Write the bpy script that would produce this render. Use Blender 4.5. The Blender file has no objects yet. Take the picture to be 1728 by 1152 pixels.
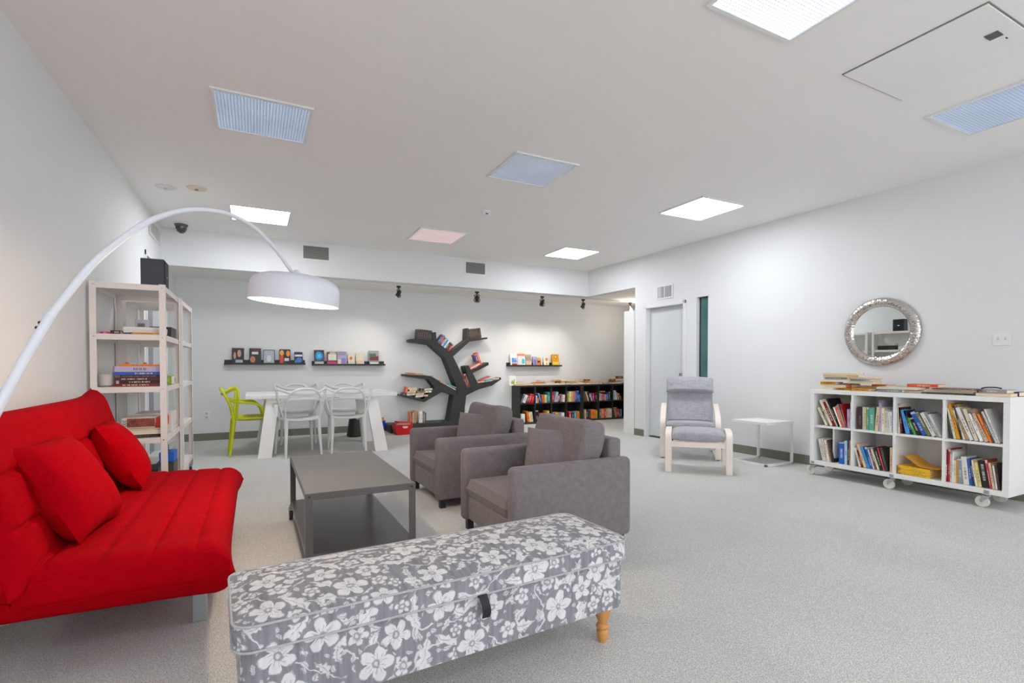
import bpy, bmesh, math, random
from mathutils import Vector, Matrix, Euler
from math import sin, cos, pi, radians, sqrt, atan2
random.seed(7)
D = bpy.data
SC = bpy.context.scene
COL = SC.collection

# ------------------------------------------------------------------ camera
FPX, YAW, PITCH, CYPX, CAMH = 857.157, 0.469876, -0.018392, 633.333, 1.1
cam_data = D.cameras.new('camera')
cam_data.sensor_width = 36.0
cam_data.lens = FPX / 1728 * 36.0
cam_data.shift_y = (CYPX - 576) / 1728
cam_data.clip_start = 0.05
cam = D.objects.new('camera', cam_data)
cam.location = (0, 0, CAMH)
cam.rotation_euler = (pi / 2 + PITCH, 0, -YAW)
COL.objects.link(cam)
SC.camera = cam

# ------------------------------------------------------------------ world, exposure
world = D.worlds.new('world')
SC.world = world
world.use_nodes = True
world.node_tree.nodes['Background'].inputs[0].default_value = (0.93, 0.96, 1.0, 1)
world.node_tree.nodes['Background'].inputs[1].default_value = 1.25
SC.view_settings.view_transform = 'Standard'
SC.view_settings.look = 'None'
SC.view_settings.gamma = 1
SC.view_settings.use_curve_mapping = False
SC.view_settings.exposure = 1.38
SC.cycles.use_denoising = True
SC.cycles.use_adaptive_sampling = True
SC.cycles.adaptive_threshold = 0.04
SC.cycles.max_bounces = 8
SC.cycles.diffuse_bounces = 5
SC.cycles.sample_clamp_indirect = 6.0
PANEL_W = 9.5        # emission of the ceiling panels that are switched on
PANEL_DIM = 0.14     # the ones that only glow
LAMP_W = 8.0        # arc lamp bulb, watts
SPOT_W = 9.0        # track spots, watts

# ------------------------------------------------------------------ room numbers (metres)
XL, XR, YH, YB, ZC, ZH = -1.012, 5.411, 7.602, 8.734, 2.821, 2.360
AL, AR = 0.01413, -0.02722          # the side walls run very slightly askew
ZA = 2.385                          # ceiling of the alcove behind the header
YF = -3.2                           # wall behind the camera
def wall_l(y): return XL + AL * (y - YH)
def wall_r(y): return XR + AR * (y - YH)

def _ray(x, y):
    dx, dy = (x - 864) / FPX, -(y - CYPX) / FPX
    cy, sy, cp, sp = cos(YAW), sin(YAW), cos(PITCH), sin(PITCH)
    r = Vector((cy, -sy, 0)); f = Vector((sy * cp, cy * cp, sp)); u = Vector((-sy * sp, -cy * sp, cp))
    return r * dx + u * dy + f
def at_y(x, y, Y): w = _ray(x, y); return Vector((0, 0, CAMH)) + w * (Y / w.y)
def at_x(x, y, X): w = _ray(x, y); return Vector((0, 0, CAMH)) + w * (X / w.x)
def at_z(x, y, Z): w = _ray(x, y); return Vector((0, 0, CAMH)) + w * ((Z - CAMH) / w.z)

# ------------------------------------------------------------------ materials
def lin(c):
    o = []
    for v in c[:3]:
        v /= 255.0
        o.append(v / 12.92 if v <= 0.04045 else ((v + 0.055) / 1.055) ** 2.4)
    return (*o, 1.0)
_M = {}
class NT:
    """small node-tree helper"""
    def __init__(s, m): s.t = m.node_tree; s.n = s.t.nodes; s.l = s.t.links
    def node(s, typ, **kw):
        n = s.n.new(typ)
        for k, v in kw.items(): setattr(n, k, v)
        return n
    def link(s, a, b): s.l.new(a, b)
    def math(s, op, a, b=None, c=None, clamp=False):
        n = s.n.new('ShaderNodeMath'); n.operation = op; n.use_clamp = clamp
        for i, v in enumerate((a, b, c)):
            if v is None: continue
            if isinstance(v, (int, float)): n.inputs[i].default_value = v
            else: s.l.new(v, n.inputs[i])
        return n.outputs[0]
    def mix(s, fac, a, b):
        n = s.n.new('ShaderNodeMix'); n.data_type = 'RGBA'
        for i, v in ((0, fac), (6, a), (7, b)):
            if isinstance(v, (int, float)): n.inputs[i].default_value = v
            elif isinstance(v, tuple): n.inputs[i].default_value = v
            else: s.l.new(v, n.inputs[i])
        return n.outputs[2]
def mat(name, col=(200, 200, 200), rough=0.6, metal=0.0, vary=0.04, vscale=6.0, bump=0.0, bscale=200.0, spec=0.5,
        emit=0.0, ecol=None, trans=0.0, sheen=0.0, coat=0.0, stretch=None):
    if name in _M: return _M[name]
    m = D.materials.new(name); m.use_nodes = True; _M[name] = m
    t = NT(m); b = t.n['Principled BSDF']
    c = lin(col)
    b.inputs['Roughness'].default_value = rough
    b.inputs['Metallic'].default_value = metal
    b.inputs['Specular IOR Level'].default_value = spec
    b.inputs['Transmission Weight'].default_value = trans
    b.inputs['Sheen Weight'].default_value = sheen
    b.inputs['Coat Weight'].default_value = coat
    tc = t.node('ShaderNodeTexCoord')
    src = tc.outputs['Object']
    if stretch:
        mp = t.node('ShaderNodeMapping'); mp.inputs['Scale'].default_value = stretch
        t.link(src, mp.inputs[0]); src = mp.outputs[0]
    if vary:
        nz = t.node('ShaderNodeTexNoise'); nz.inputs['Scale'].default_value = vscale; nz.inputs['Detail'].default_value = 3
        t.link(src, nz.inputs['Vector'])
        lo = tuple(max(0, v * (1 - 2 * vary)) for v in c[:3]) + (1,); hi = tuple(min(1, v * (1 + 2 * vary)) for v in c[:3]) + (1,)
        t.link(t.mix(nz.outputs['Fac'], lo, hi), b.inputs['Base Color'])
    else: b.inputs['Base Color'].default_value = c
    if bump:
        n2 = t.node('ShaderNodeTexNoise'); n2.inputs['Scale'].default_value = bscale; n2.inputs['Detail'].default_value = 2
        t.link(src, n2.inputs['Vector'])
        bp = t.node('ShaderNodeBump'); bp.inputs['Strength'].default_value = bump; bp.inputs['Distance'].default_value = 0.004
        t.link(n2.outputs['Fac'], bp.inputs['Height']); t.link(bp.outputs[0], b.inputs['Normal'])
    if emit:
        b.inputs['Emission Color'].default_value = lin(ecol or col)
        b.inputs['Emission Strength'].default_value = emit
    return m

def weave_mat(name, col, col2, sx=260.0, mixamt=0.5, rough=0.9, sheen=0.12, spec=0.15):
    """woven upholstery: crossing threads, slubs"""
    if name in _M: return _M[name]
    m = D.materials.new(name); m.use_nodes = True; _M[name] = m
    t = NT(m); b = t.n['Principled BSDF']; b.inputs['Roughness'].default_value = rough
    b.inputs['Specular IOR Level'].default_value = spec; b.inputs['Sheen Weight'].default_value = sheen
    tc = t.node('ShaderNodeTexCoord')
    fac = None
    for sc in ((sx, sx * .06, sx * .06), (sx * .06, sx, sx * .06), (sx * .06, sx * .06, sx)):
        mp = t.node('ShaderNodeMapping'); mp.inputs['Scale'].default_value = sc; t.link(tc.outputs['Object'], mp.inputs[0])
        nz = t.node('ShaderNodeTexNoise'); nz.inputs['Scale'].default_value = 1.0; nz.inputs['Detail'].default_value = 1; t.link(mp.outputs[0], nz.inputs['Vector'])
        fac = nz.outputs['Fac'] if fac is None else t.math('ADD', fac, nz.outputs['Fac'])
    f = t.math('MULTIPLY_ADD', fac, 1.0, -1.0, clamp=True)
    big = t.node('ShaderNodeTexNoise'); big.inputs['Scale'].default_value = 5; t.link(tc.outputs['Object'], big.inputs['Vector'])
    f2 = t.math('MULTIPLY_ADD', big.outputs['Fac'], 0.08, t.math('MULTIPLY', f, mixamt), clamp=True)
    t.link(t.mix(f2, lin(col), lin(col2)), b.inputs['Base Color'])
    bp = t.node('ShaderNodeBump'); bp.inputs['Strength'].default_value = 0.25; bp.inputs['Distance'].default_value = 0.003
    t.link(fac, bp.inputs['Height']); t.link(bp.outputs[0], b.inputs['Normal'])
    return m

def carpet_mat():
    m = D.materials.new('carpet'); m.use_nodes = True
    t = NT(m); b = t.n['Principled BSDF']; b.inputs['Roughness'].default_value = 0.95; b.inputs['Specular IOR Level'].default_value = 0.1
    tc = t.node('ShaderNodeTexCoord')
    a = t.node('ShaderNodeTexNoise'); a.inputs['Scale'].default_value = 230; a.inputs['Detail'].default_value = 3; t.link(tc.outputs['Object'], a.inputs['Vector'])
    v = t.node('ShaderNodeTexVoronoi'); v.inputs['Scale'].default_value = 190; t.link(tc.outputs['Object'], v.inputs['Vector'])
    g = t.node('ShaderNodeTexNoise'); g.inputs['Scale'].default_value = 0.8; t.link(tc.outputs['Object'], g.inputs['Vector'])
    r = t.node('ShaderNodeValToRGB'); r.color_ramp.elements[0].position = 0.36; r.color_ramp.elements[1].position = 0.64
    r.color_ramp.elements[0].color = lin((140, 143, 146)); r.color_ramp.elements[1].color = lin((222, 221, 216))
    t.link(t.math('MULTIPLY_ADD', g.outputs['Fac'], 0.12, t.math('ADD', t.math('MULTIPLY', a.outputs['Fac'], 0.75), t.math('MULTIPLY', v.outputs['Distance'], 0.22))), r.inputs[0])
    t.link(r.outputs[0], b.inputs['Base Color'])
    bp = t.node('ShaderNodeBump'); bp.inputs['Strength'].default_value = 0.4; bp.inputs['Distance'].default_value = 0.004
    t.link(a.outputs['Fac'], bp.inputs['Height']); t.link(bp.outputs[0], b.inputs['Normal'])
    return m

def floral_mat():
    """grey watercolour wash with pale block-printed flowers, leaves and tendrils; UV is in metres"""
    m = D.materials.new('floral_print'); m.use_nodes = True
    t = NT(m); b = t.n['Principled BSDF']; b.inputs['Roughness'].default_value = 0.85; b.inputs['Specular IOR Level'].default_value = 0.2
    uv = t.node('ShaderNodeTexCoord').outputs['UV']
    wob = t.node('ShaderNodeTexNoise'); wob.inputs['Scale'].default_value = 34; wob.noise_dimensions = '2D'; t.link(uv, wob.inputs['Vector'])
    vm = t.node('ShaderNodeVectorMath', operation='MULTIPLY_ADD')
    t.link(wob.outputs['Color'], vm.inputs[0]); vm.inputs[1].default_value = (0.019, 0.019, 0); t.link(uv, vm.inputs[2])
    P = vm.outputs[0]
    def cells(scale, rnd, off):
        mp = t.node('ShaderNodeVectorMath', operation='ADD'); t.link(P, mp.inputs[0]); mp.inputs[1].default_value = off
        v = t.node('ShaderNodeTexVoronoi'); v.voronoi_dimensions = '2D'; v.inputs['Scale'].default_value = scale; v.inputs['Randomness'].default_value = rnd
        t.link(mp.outputs[0], v.inputs['Vector'])
        d = t.node('ShaderNodeVectorMath', operation='SUBTRACT'); t.link(mp.outputs[0], d.inputs[0]); t.link(v.outputs['Position'], d.inputs[1])
        sx = t.node('ShaderNodeSeparateXYZ'); t.link(d.outputs[0], sx.inputs[0])
        sc = t.node('ShaderNodeSeparateColor'); t.link(v.outputs['Color'], sc.inputs[0])
        return sx.outputs[0], sx.outputs[1], sc.outputs[0], sc.outputs[1]
    def edge(val, w):       # 1 where val > 0, soft over w
        return t.math('MULTIPLY_ADD', val, 1.0 / w, 0.5, clamp=True)
    def flower(scale, rnd, off, r0, r1, n):
        x, y, ra, rb = cells(scale, rnd, off)
        r = t.math('SQRT', t.math('ADD', t.math('MULTIPLY', x, x), t.math('MULTIPLY', y, y)))
        a = t.math('ADD', t.math('ARCTAN2', y, x), t.math('MULTIPLY', ra, 6.28))
        pet = t.math('MULTIPLY_ADD', t.math('POWER', t.math('ABSOLUTE', t.math('COSINE', t.math('MULTIPLY', a, n / 2))), 0.6), 0.64, 0.36)
        R = t.math('MULTIPLY', pet, t.math('MULTIPLY_ADD', rb, r1 - r0, r0))
        mk = edge(t.math('SUBTRACT', R, r), 0.006)
        ring = t.math('MULTIPLY', edge(t.math('SUBTRACT', r, 0.006), 0.003), edge(t.math('SUBTRACT', 0.0125, r), 0.004))
        veins = t.math('MULTIPLY', edge(t.math('SUBTRACT', t.math('ABSOLUTE', t.math('SINE', t.math('MULTIPLY', a, n))), 0.95), 0.06), edge(t.math('SUBTRACT', t.math('MULTIPLY', R, 0.62), r), 0.01))
        mk = t.math('MULTIPLY', mk, t.math('SUBTRACT', 1.0, t.math('MAXIMUM', t.math('MULTIPLY', ring, 0.8), t.math('MULTIPLY', veins, 0.55)), clamp=True))
        halo = edge(t.math('SUBTRACT', t.math('MULTIPLY_ADD', rb, r1 - r0, r0 + 0.007), r), 0.004)
        return mk, halo
    def leaf(scale, rnd, off, L, W, curl):
        x, y, ra, rb = cells(scale, rnd, off)
        an = t.math('MULTIPLY', ra, 6.28); c = t.math('COSINE', an); s = t.math('SINE', an)
        lx = t.math('ADD', t.math('MULTIPLY', x, c), t.math('MULTIPLY', y, s))
        ly = t.math('SUBTRACT', t.math('MULTIPLY', y, c), t.math('MULTIPLY', x, s))
        q = t.math('DIVIDE', lx, L)
        ly = t.math('ADD', ly, t.math('MULTIPLY', t.math('MULTIPLY', q, q), curl))
        lob = t.math('MULTIPLY_ADD', t.math('ABSOLUTE', t.math('SINE', t.math('MULTIPLY', q, 7.5))), 0.55, 0.55)
        w = t.math('MULTIPLY', t.math('MULTIPLY', t.math('SUBTRACT', 1.0, t.math('MULTIPLY', q, q)), W), lob)
        al = t.math('ABSOLUTE', ly)
        mk = edge(t.math('SUBTRACT', w, al), 0.004)
        vein = edge(t.math('SUBTRACT', 0.0016, al), 0.002)
        return t.math('MULTIPLY', mk, t.math('SUBTRACT', 1.0, t.math('MULTIPLY', vein, 0.6)))
    f1, h1 = flower(6.0, 0.85, (0, 0, 0), 0.042, 0.058, 5)
    f2, h2 = flower(8.5, 0.9, (3.3, 1.7, 0), 0.022, 0.034, 5)
    l1 = leaf(8.2, 0.8, (5.1, 2.2, 0), 0.070, 0.019, 0.022)
    l2 = leaf(13.0, 0.9, (1.2, 7.9, 0), 0.036, 0.0115, 0.010)
    l3 = leaf(25.0, 1.0, (8.2, 4.4, 0), 0.013, 0.0065, 0.0)
    nz = t.node('ShaderNodeTexNoise'); nz.noise_dimensions = '2D'; nz.inputs['Scale'].default_value = 7.5; nz.inputs['Detail'].default_value = 0; t.link(P, nz.inputs['Vector'])
    stem = edge(t.math('SUBTRACT', 0.014, t.math('ABSOLUTE', t.math('SUBTRACT', nz.outputs['Fac'], 0.5))), 0.012)
    inv = lambda v: t.math('SUBTRACT', 1.0, v, clamp=True)
    M1 = t.math('MAXIMUM', l1, t.math('MULTIPLY', t.math('MAXIMUM', l2, t.math('MAXIMUM', l3, stem)), 0.9))
    M1 = t.math('MULTIPLY', M1, inv(h2)); M1 = t.math('MAXIMUM', M1, f2)
    M1 = t.math('MULTIPLY', M1, inv(h1)); M1 = t.math('MAXIMUM', M1, f1)
    wash = t.node('ShaderNodeTexNoise'); wash.noise_dimensions = '2D'; wash.inputs['Scale'].default_value = 1; wash.inputs['Detail'].default_value = 4
    mp = t.node('ShaderNodeMapping'); mp.inputs['Scale'].default_value = (60, 5, 1); t.link(uv, mp.inputs[0]); t.link(mp.outputs[0], wash.inputs['Vector'])
    base = t.mix(wash.outputs['Fac'], lin((108, 108, 115)), lin((160, 160, 167)))
    pale = t.mix(wash.outputs['Fac'], lin((206, 205, 207)), lin((238, 237, 238)))
    t.link(t.mix(t.math('MULTIPLY', M1, 0.92), base, pale), b.inputs['Base Color'])
    fb = t.node('ShaderNodeTexNoise'); fb.inputs['Scale'].default_value = 700; t.link(uv, fb.inputs['Vector'])
    bp = t.node('ShaderNodeBump'); bp.inputs['Strength'].default_value = 0.12; bp.inputs['Distance'].default_value = 0.002
    t.link(fb.outputs['Fac'], bp.inputs['Height']); t.link(bp.outputs[0], b.inputs['Normal'])
    return m

def lens_mat(name, col, strength, cell=0.019):
    """prismatic diffuser of a ceiling troffer"""
    m = D.materials.new(name); m.use_nodes = True
    t = NT(m); b = t.n['Principled BSDF']; b.inputs['Roughness'].default_value = 0.25
    b.inputs['Base Color'].default_value = lin((160, 172, 190))
    tc = t.node('ShaderNodeTexCoord'); sp = t.node('ShaderNodeSeparateXYZ'); t.link(tc.outputs['Object'], sp.inputs[0])
    k = pi / cell
    g = t.math('MULTIPLY', t.math('ABSOLUTE', t.math('SINE', t.math('MULTIPLY', sp.outputs[0], k))), t.math('ABSOLUTE', t.math('SINE', t.math('MULTIPLY', sp.outputs[1], k))))
    nz = t.node('ShaderNodeTexNoise'); nz.inputs['Scale'].default_value = 3.0; t.link(tc.outputs['Object'], nz.inputs['Vector'])
    e = t.math('MULTIPLY', t.math('MULTIPLY_ADD', t.math('POWER', g, 0.7), 1.35, 0.12), t.math('MULTIPLY_ADD', nz.outputs['Fac'], 0.9, 0.55))
    t.link(t.math('MULTIPLY', e, strength), b.inputs['Emission Strength'])
    b.inputs['Emission Color'].default_value = lin(col)
    bp = t.node('ShaderNodeBump'); bp.inputs['Strength'].default_value = 0.6; bp.inputs['Distance'].default_value = 0.004
    t.link(g, bp.inputs['Height']); t.link(bp.outputs[0], b.inputs['Normal'])
    return m

# ------------------------------------------------------------------ geometry helper
class G:
    def __init__(s): s.bm = bmesh.new(); s.mi = 0
    def _new(s, verts, mtx):
        if mtx is not None:
            for v in verts: v.co = mtx @ v.co
    def box(s, x0, x1, y0, y1, z0, z1, bev=0.0, seg=2, mtx=None, mi=None):
        r = bmesh.ops.create_cube(s.bm, size=1.0); vs = r['verts']
        for v in vs: v.co = Vector(((x0 + x1) / 2 + v.co.x * (x1 - x0), (y0 + y1) / 2 + v.co.y * (y1 - y0), (z0 + z1) / 2 + v.co.z * (z1 - z0)))
        fs = set(f for v in vs for f in v.link_faces)
        if bev:
            es = list(set(e for v in vs for e in v.link_edges))
            rr = bmesh.ops.bevel(s.bm, geom=es, offset=bev, segments=seg, profile=0.5, affect='EDGES', clamp_overlap=True)
            fs = set(f for f in fs if f.is_valid) | set(rr['faces'])
            vs = list(set(v for f in fs for v in f.verts))
        for f in fs:
            f.material_index = s.mi if mi is None else mi
        s._new(vs, mtx); return s
    def prism(s, poly, d0, d1, axis='y', mtx=None, mi=None):
        """polygon (a, b) extruded along axis: y -> (x,z), x -> (y,z), z -> (x,y)"""
        def P(a, b, d): return Vector((a, d, b)) if axis == 'y' else Vector((d, a, b)) if axis == 'x' else Vector((a, b, d))
        A = [s.bm.verts.new(P(a, b, d0)) for a, b in poly]; B = [s.bm.verts.new(P(a, b, d1)) for a, b in poly]
        fs = [s.bm.faces.new(A), s.bm.faces.new(B[::-1])]
        n = len(poly)
        for i in range(n): fs.append(s.bm.faces.new((A[i], B[i], B[(i + 1) % n], A[(i + 1) % n])))
        for f in fs: f.material_index = s.mi if mi is None else mi
        bmesh.ops.recalc_face_normals(s.bm, faces=fs)
        s._new(A + B, mtx); return s
    def tube(s, pts, r, seg=10, closed=False, flat=1.0, cap=True, mtx=None, mi=None, smooth_n=0, up=None):
        pts = [Vector(p) for p in pts]
        if smooth_n: pts = spline(pts, smooth_n, closed)
        n = len(pts); rr = r if isinstance(r, (list, tuple)) else None
        if rr is not None and len(rr) != n:
            k = len(rr) - 1
            rr = [rr[min(int(i / (n - 1) * k), k - 1)] * (1 - ((i / (n - 1) * k) - min(int(i / (n - 1) * k), k - 1))) + rr[min(int(i / (n - 1) * k), k - 1) + 1] * ((i / (n - 1) * k) - min(int(i / (n - 1) * k), k - 1)) for i in range(n)]
        nrm = None; rings = []; allv = []
        for i, p in enumerate(pts):
            a = pts[i - 1] if (i > 0 or closed) else p; c = pts[(i + 1) % n] if (i < n - 1 or closed) else p
            tg = (c - a).normalized()
            if nrm is None:
                ref = Vector(up) if up else (Vector((0, 0, 1)) if abs(tg.z) < 0.9 else Vector((1, 0, 0)))
                nrm = (ref - tg * ref.dot(tg)).normalized()
            else: nrm = (nrm - tg * nrm.dot(tg)).normalized()
            bn = tg.cross(nrm); R = rr[i] if rr is not None else r
            ring = [s.bm.verts.new(p + nrm * (R * cos(2 * pi * k / seg)) + bn * (R * flat * sin(2 * pi * k / seg))) for k in range(seg)]
            rings.append(ring); allv += ring
        fs = []
        for i in range(n if closed else n - 1):
            A, B = rings[i], rings[(i + 1) % n]
            for k in range(seg): fs.append(s.bm.faces.new((A[k], A[(k + 1) % seg], B[(k + 1) % seg], B[k])))
        if cap and not closed: fs.append(s.bm.faces.new(rings[0][::-1])); fs.append(s.bm.faces.new(rings[-1]))
        for f in fs: f.material_index = s.mi if mi is None else mi
        s._new(allv, mtx); return s
    def lathe(s, prof, seg=24, at=(0, 0, 0), mtx=None, mi=None):
        at = Vector(at); rings = []; allv = []
        for r, z in prof:
            if r < 1e-6: ring = [s.bm.verts.new(at + Vector((0, 0, z)))]
            else: ring = [s.bm.verts.new(at + Vector((r * cos(2 * pi * k / seg), r * sin(2 * pi * k / seg), z))) for k in range(seg)]
            rings.append(ring); allv += ring
        fs = []
        for A, B in zip(rings, rings[1:]):
            if len(A) == 1 and len(B) == 1: continue
            for k in range(seg):
                if len(A) == 1: fs.append(s.bm.faces.new((A[0], B[(k + 1) % seg], B[k])))
                elif len(B) == 1: fs.append(s.bm.faces.new((A[k], A[(k + 1) % seg], B[0])))
                else: fs.append(s.bm.faces.new((A[k], A[(k + 1) % seg], B[(k + 1) % seg], B[k])))
        for f in fs: f.material_index = s.mi if mi is None else mi
        s._new(allv, mtx); return s
    def grid(s, fn, nu, nv, closed_v=False, flip=False, mi=None):
        """fn(u, v) in 0..1 -> point"""
        vs = [[s.bm.verts.new(fn(i / nu, j / nv)) for j in range(nv + (0 if closed_v else 1))] for i in range(nu + 1)]
        m = nv
        for i in range(nu):
            for j in range(m):
                j2 = (j + 1) % nv if closed_v else j + 1
                q = (vs[i][j], vs[i + 1][j], vs[i + 1][j2], vs[i][j2])
                f = s.bm.faces.new(q[::-1] if flip else q); f.material_index = s.mi if mi is None else mi
        return vs
    def mesh(s, name, mats, smooth=False, shift=None, weld=0.0):
        if weld: bmesh.ops.remove_doubles(s.bm, verts=s.bm.verts, dist=weld)
        bmesh.ops.recalc_face_normals(s.bm, faces=s.bm.faces)
        if shift is not None: bmesh.ops.translate(s.bm, verts=s.bm.verts, vec=-Vector(shift))
        if smooth:
            for f in s.bm.faces: f.smooth = True
            for e in s.bm.edges:
                if len(e.link_faces) == 2 and e.calc_face_angle(0) > radians(42): e.smooth = False
        me = D.meshes.new(name); s.bm.to_mesh(me); s.bm.free()
        for m in (mats if isinstance(mats, (list, tuple)) else [mats]): me.materials.append(m)
        return me
    def obj(s, name, mats, parent=None, smooth=False, world=True, loc=None, weld=0.0):
        """link as ONE object; world=True: the geometry is in world coordinates"""
        if parent is not None:
            sh = WL[parent.name] if world else None
            o = D.objects.new(name, s.mesh(name, mats, smooth, sh, weld)); COL.objects.link(o); o.parent = parent
            WL[o.name] = WL[parent.name]
        else:
            if loc is None:
                vs = [v.co for v in s.bm.verts]
                loc = Vector(((min(v.x for v in vs) + max(v.x for v in vs)) / 2, (min(v.y for v in vs) + max(v.y for v in vs)) / 2, min(v.z for v in vs)))
            o = D.objects.new(name, s.mesh(name, mats, smooth, loc if world else None, weld)); COL.objects.link(o); o.location = loc
            WL[o.name] = Vector(loc)
        return o
WL = {}
def spline(pts, n, closed=False):
    out = []; m = len(pts)
    rng = range(m if closed else m - 1)
    for i in rng:
        p0 = pts[i - 1] if (i > 0 or closed) else pts[0] * 2 - pts[1]
        p1 = pts[i]; p2 = pts[(i + 1) % m]
        p3 = pts[(i + 2) % m] if (i + 2 < m or closed) else pts[-1] * 2 - pts[-2]
        for k in range(n):
            t = k / n
            out.append(0.5 * ((2 * p1) + (-p0 + p2) * t + (2 * p0 - 5 * p1 + 4 * p2 - p3) * t * t + (-p0 + 3 * p1 - 3 * p2 + p3) * t ** 3))
    if not closed: out.append(pts[-1].copy())
    return out
def tag(o, label=None, cat=None, group=None, kind=None):
    if label: o['label'] = label
    if cat: o['category'] = cat
    if group: o['group'] = group
    if kind: o['kind'] = kind
    return o
def thing(name, label, cat, loc=(0, 0, 0), rz=0.0, group=None):
    o = D.objects.new(name, None); COL.objects.link(o); o.empty_display_size = 0.1
    o.location = loc; o.rotation_euler = (0, 0, rz); WL[o.name] = Vector(loc)
    return tag(o, label, cat, group)
def copy_tree(o, parent=None):
    c = o.copy(); COL.objects.link(c); c.parent = parent
    for ch in list(o.children): copy_tree(ch, c)
    return c
def struct(o): o['kind'] = 'structure'; return o

# ------------------------------------------------------------------ shared materials
m_wall = mat('wall_paint', (228, 230, 231), 0.75, vary=0.006, vscale=1.5, bump=0.03, bscale=300)
m_ceil = mat('ceiling_paint', (243, 240, 237), 0.85, vary=0.006, vscale=1.2, bump=0.03, bscale=300)
m_white = mat('white_paint', (236, 235, 232), 0.45, vary=0.01)
m_trimw = mat('white_trim', (232, 233, 233), 0.4, vary=0.008)
m_base = mat('grey_baseboard', (122, 122, 112), 0.55, vary=0.05, vscale=9)
m_carpet = carpet_mat()
m_black = mat('black_metal', (38, 38, 40), 0.45, vary=0.03)
m_dark = mat('dark_void', (30, 30, 30), 0.8, vary=0.02)
m_chrome = mat('brushed_steel', (200, 202, 205), 0.25, metal=1.0, vary=0.03)
# ================================================================== the room
RW = Matrix(((1, AR, 0, XR - AR * YH), (0, 1, 0, 0), (0, 0, 1, 0), (0, 0, 0, 1)))   # x = 0 is the right wall's face
LW = Matrix(((1, AL, 0, XL - AL * YH), (0, 1, 0, 0), (0, 0, 1, 0), (0, 0, 0, 1)))   # x = 0 is the left wall's face
g = G(); g.box(-1.6, 9.0, YF - .2, YB + .2, -0.1, 0); struct(g.obj('floor', m_carpet))
g = G(); g.box(-1.6, 6.0, YF - .2, YH + .06, ZC, ZC + .1); struct(g.obj('ceiling', m_ceil))
g = G(); g.box(-1.6, 9.0, YH + .1, YB + .2, ZA, ZA + .1); g.box(5.5, 9.0, 6.3, YH + .1, ZA, ZA + .1); struct(g.obj('ceiling_alcove', m_ceil))
g = G(); g.box(XL - .1, XR + .02, YH, YH + .14, ZH, ZC + .08); struct(g.obj('wall_header', m_wall))
g = G()
DY0, DY1, DZ = 5.37, 6.115, 1.995
WY0, WY1, WZ0, WZ1 = 4.925, 5.145, 0.55, 2.065
for y0, y1, z0, z1 in ((YF, WY0, 0, ZC + .05), (WY0, WY1, 0, WZ0), (WY0, WY1, WZ1, ZC + .05), (WY1, DY0, 0, ZC + .05), (DY0, DY1, DZ, ZC + .05), (DY1, 6.37, 0, ZC + .05), (6.37, YH + .1, ZH, ZC + .05)):
    g.box(0, .15, y0, y1, z0, z1, mtx=RW)
struct(g.obj('wall_right', m_wall))
g = G()
LY0, LY1, LZ = 6.60, 7.42, 2.34
AY0, AY1, AZ = 7.86, 8.42, 2.12
for y0, y1, z0, z1 in ((YF, LY0, 0, ZC + .05), (LY0, LY1, LZ, ZC + .05), (LY1, AY0, 0, ZC + .05), (AY0, AY1, AZ, ZC + .05), (AY1, YB + .1, 0, ZC + .05)):
    g.box(-.15, 0, y0, y1, z0, z1, mtx=LW)
struct(g.obj('wall_left', m_wall))
g = G(); g.box(-1.3, 9.0, YB, YB + .15, 0, ZA + .05); struct(g.obj('wall_back', m_wall))
g = G(); g.box(-1.6, 6.0, YF - .15, YF, 0, .08); g.box(-1.6, 6.0, YF - .15, YF, 2.72, ZC + .05); g.box(-1.6, -1.0, YF - .15, YF, 0, ZC); g.box(5.5, 6.0, YF - .15, YF, 0, ZC); struct(g.obj('wall_front', m_wall))
g = G()  # unseen window wall, added so world light fills the room from behind
for k in range(6): xx = -1.0 + 6.5 * k / 5; g.box(xx - .03, xx + .03, YF - .1, YF - .02, .08, 2.72)
g.box(-1.0, 5.5, YF - .1, YF - .02, .08, .14); g.box(-1.0, 5.5, YF - .1, YF - .02, 2.66, 2.72); g.box(-1.0, 5.5, YF - .1, YF - .02, 1.0, 1.05)
struct(g.obj('window_added', m_trimw))
g = G(); g.box(8.85, 9.0, 6.2, YB + .1, 0, ZA + .05); g.box(5.59, 9.0, 6.22, 6.37, 0, ZA + .05); struct(g.obj('wall_passage', m_wall))

# baseboards
g = G(); g.box(-.012, 0, 6.115 + .03, 6.37, 0, .103, mtx=RW); struct(g.obj('baseboard_passage', m_base))
g = G(); g.box(-.012, 0, YF, DY0 - .05, 0, .103, mtx=RW); struct(g.obj('baseboard_right', m_base))
g = G(); g.box(-1.0, 9.0, YB - .012, YB, 0, .107); struct(g.obj('baseboard_back', m_base))
g = G(); g.box(0, .012, YF, LY0 - .05, 0, .105, mtx=LW); struct(g.obj('baseboard_left', m_base))

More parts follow.
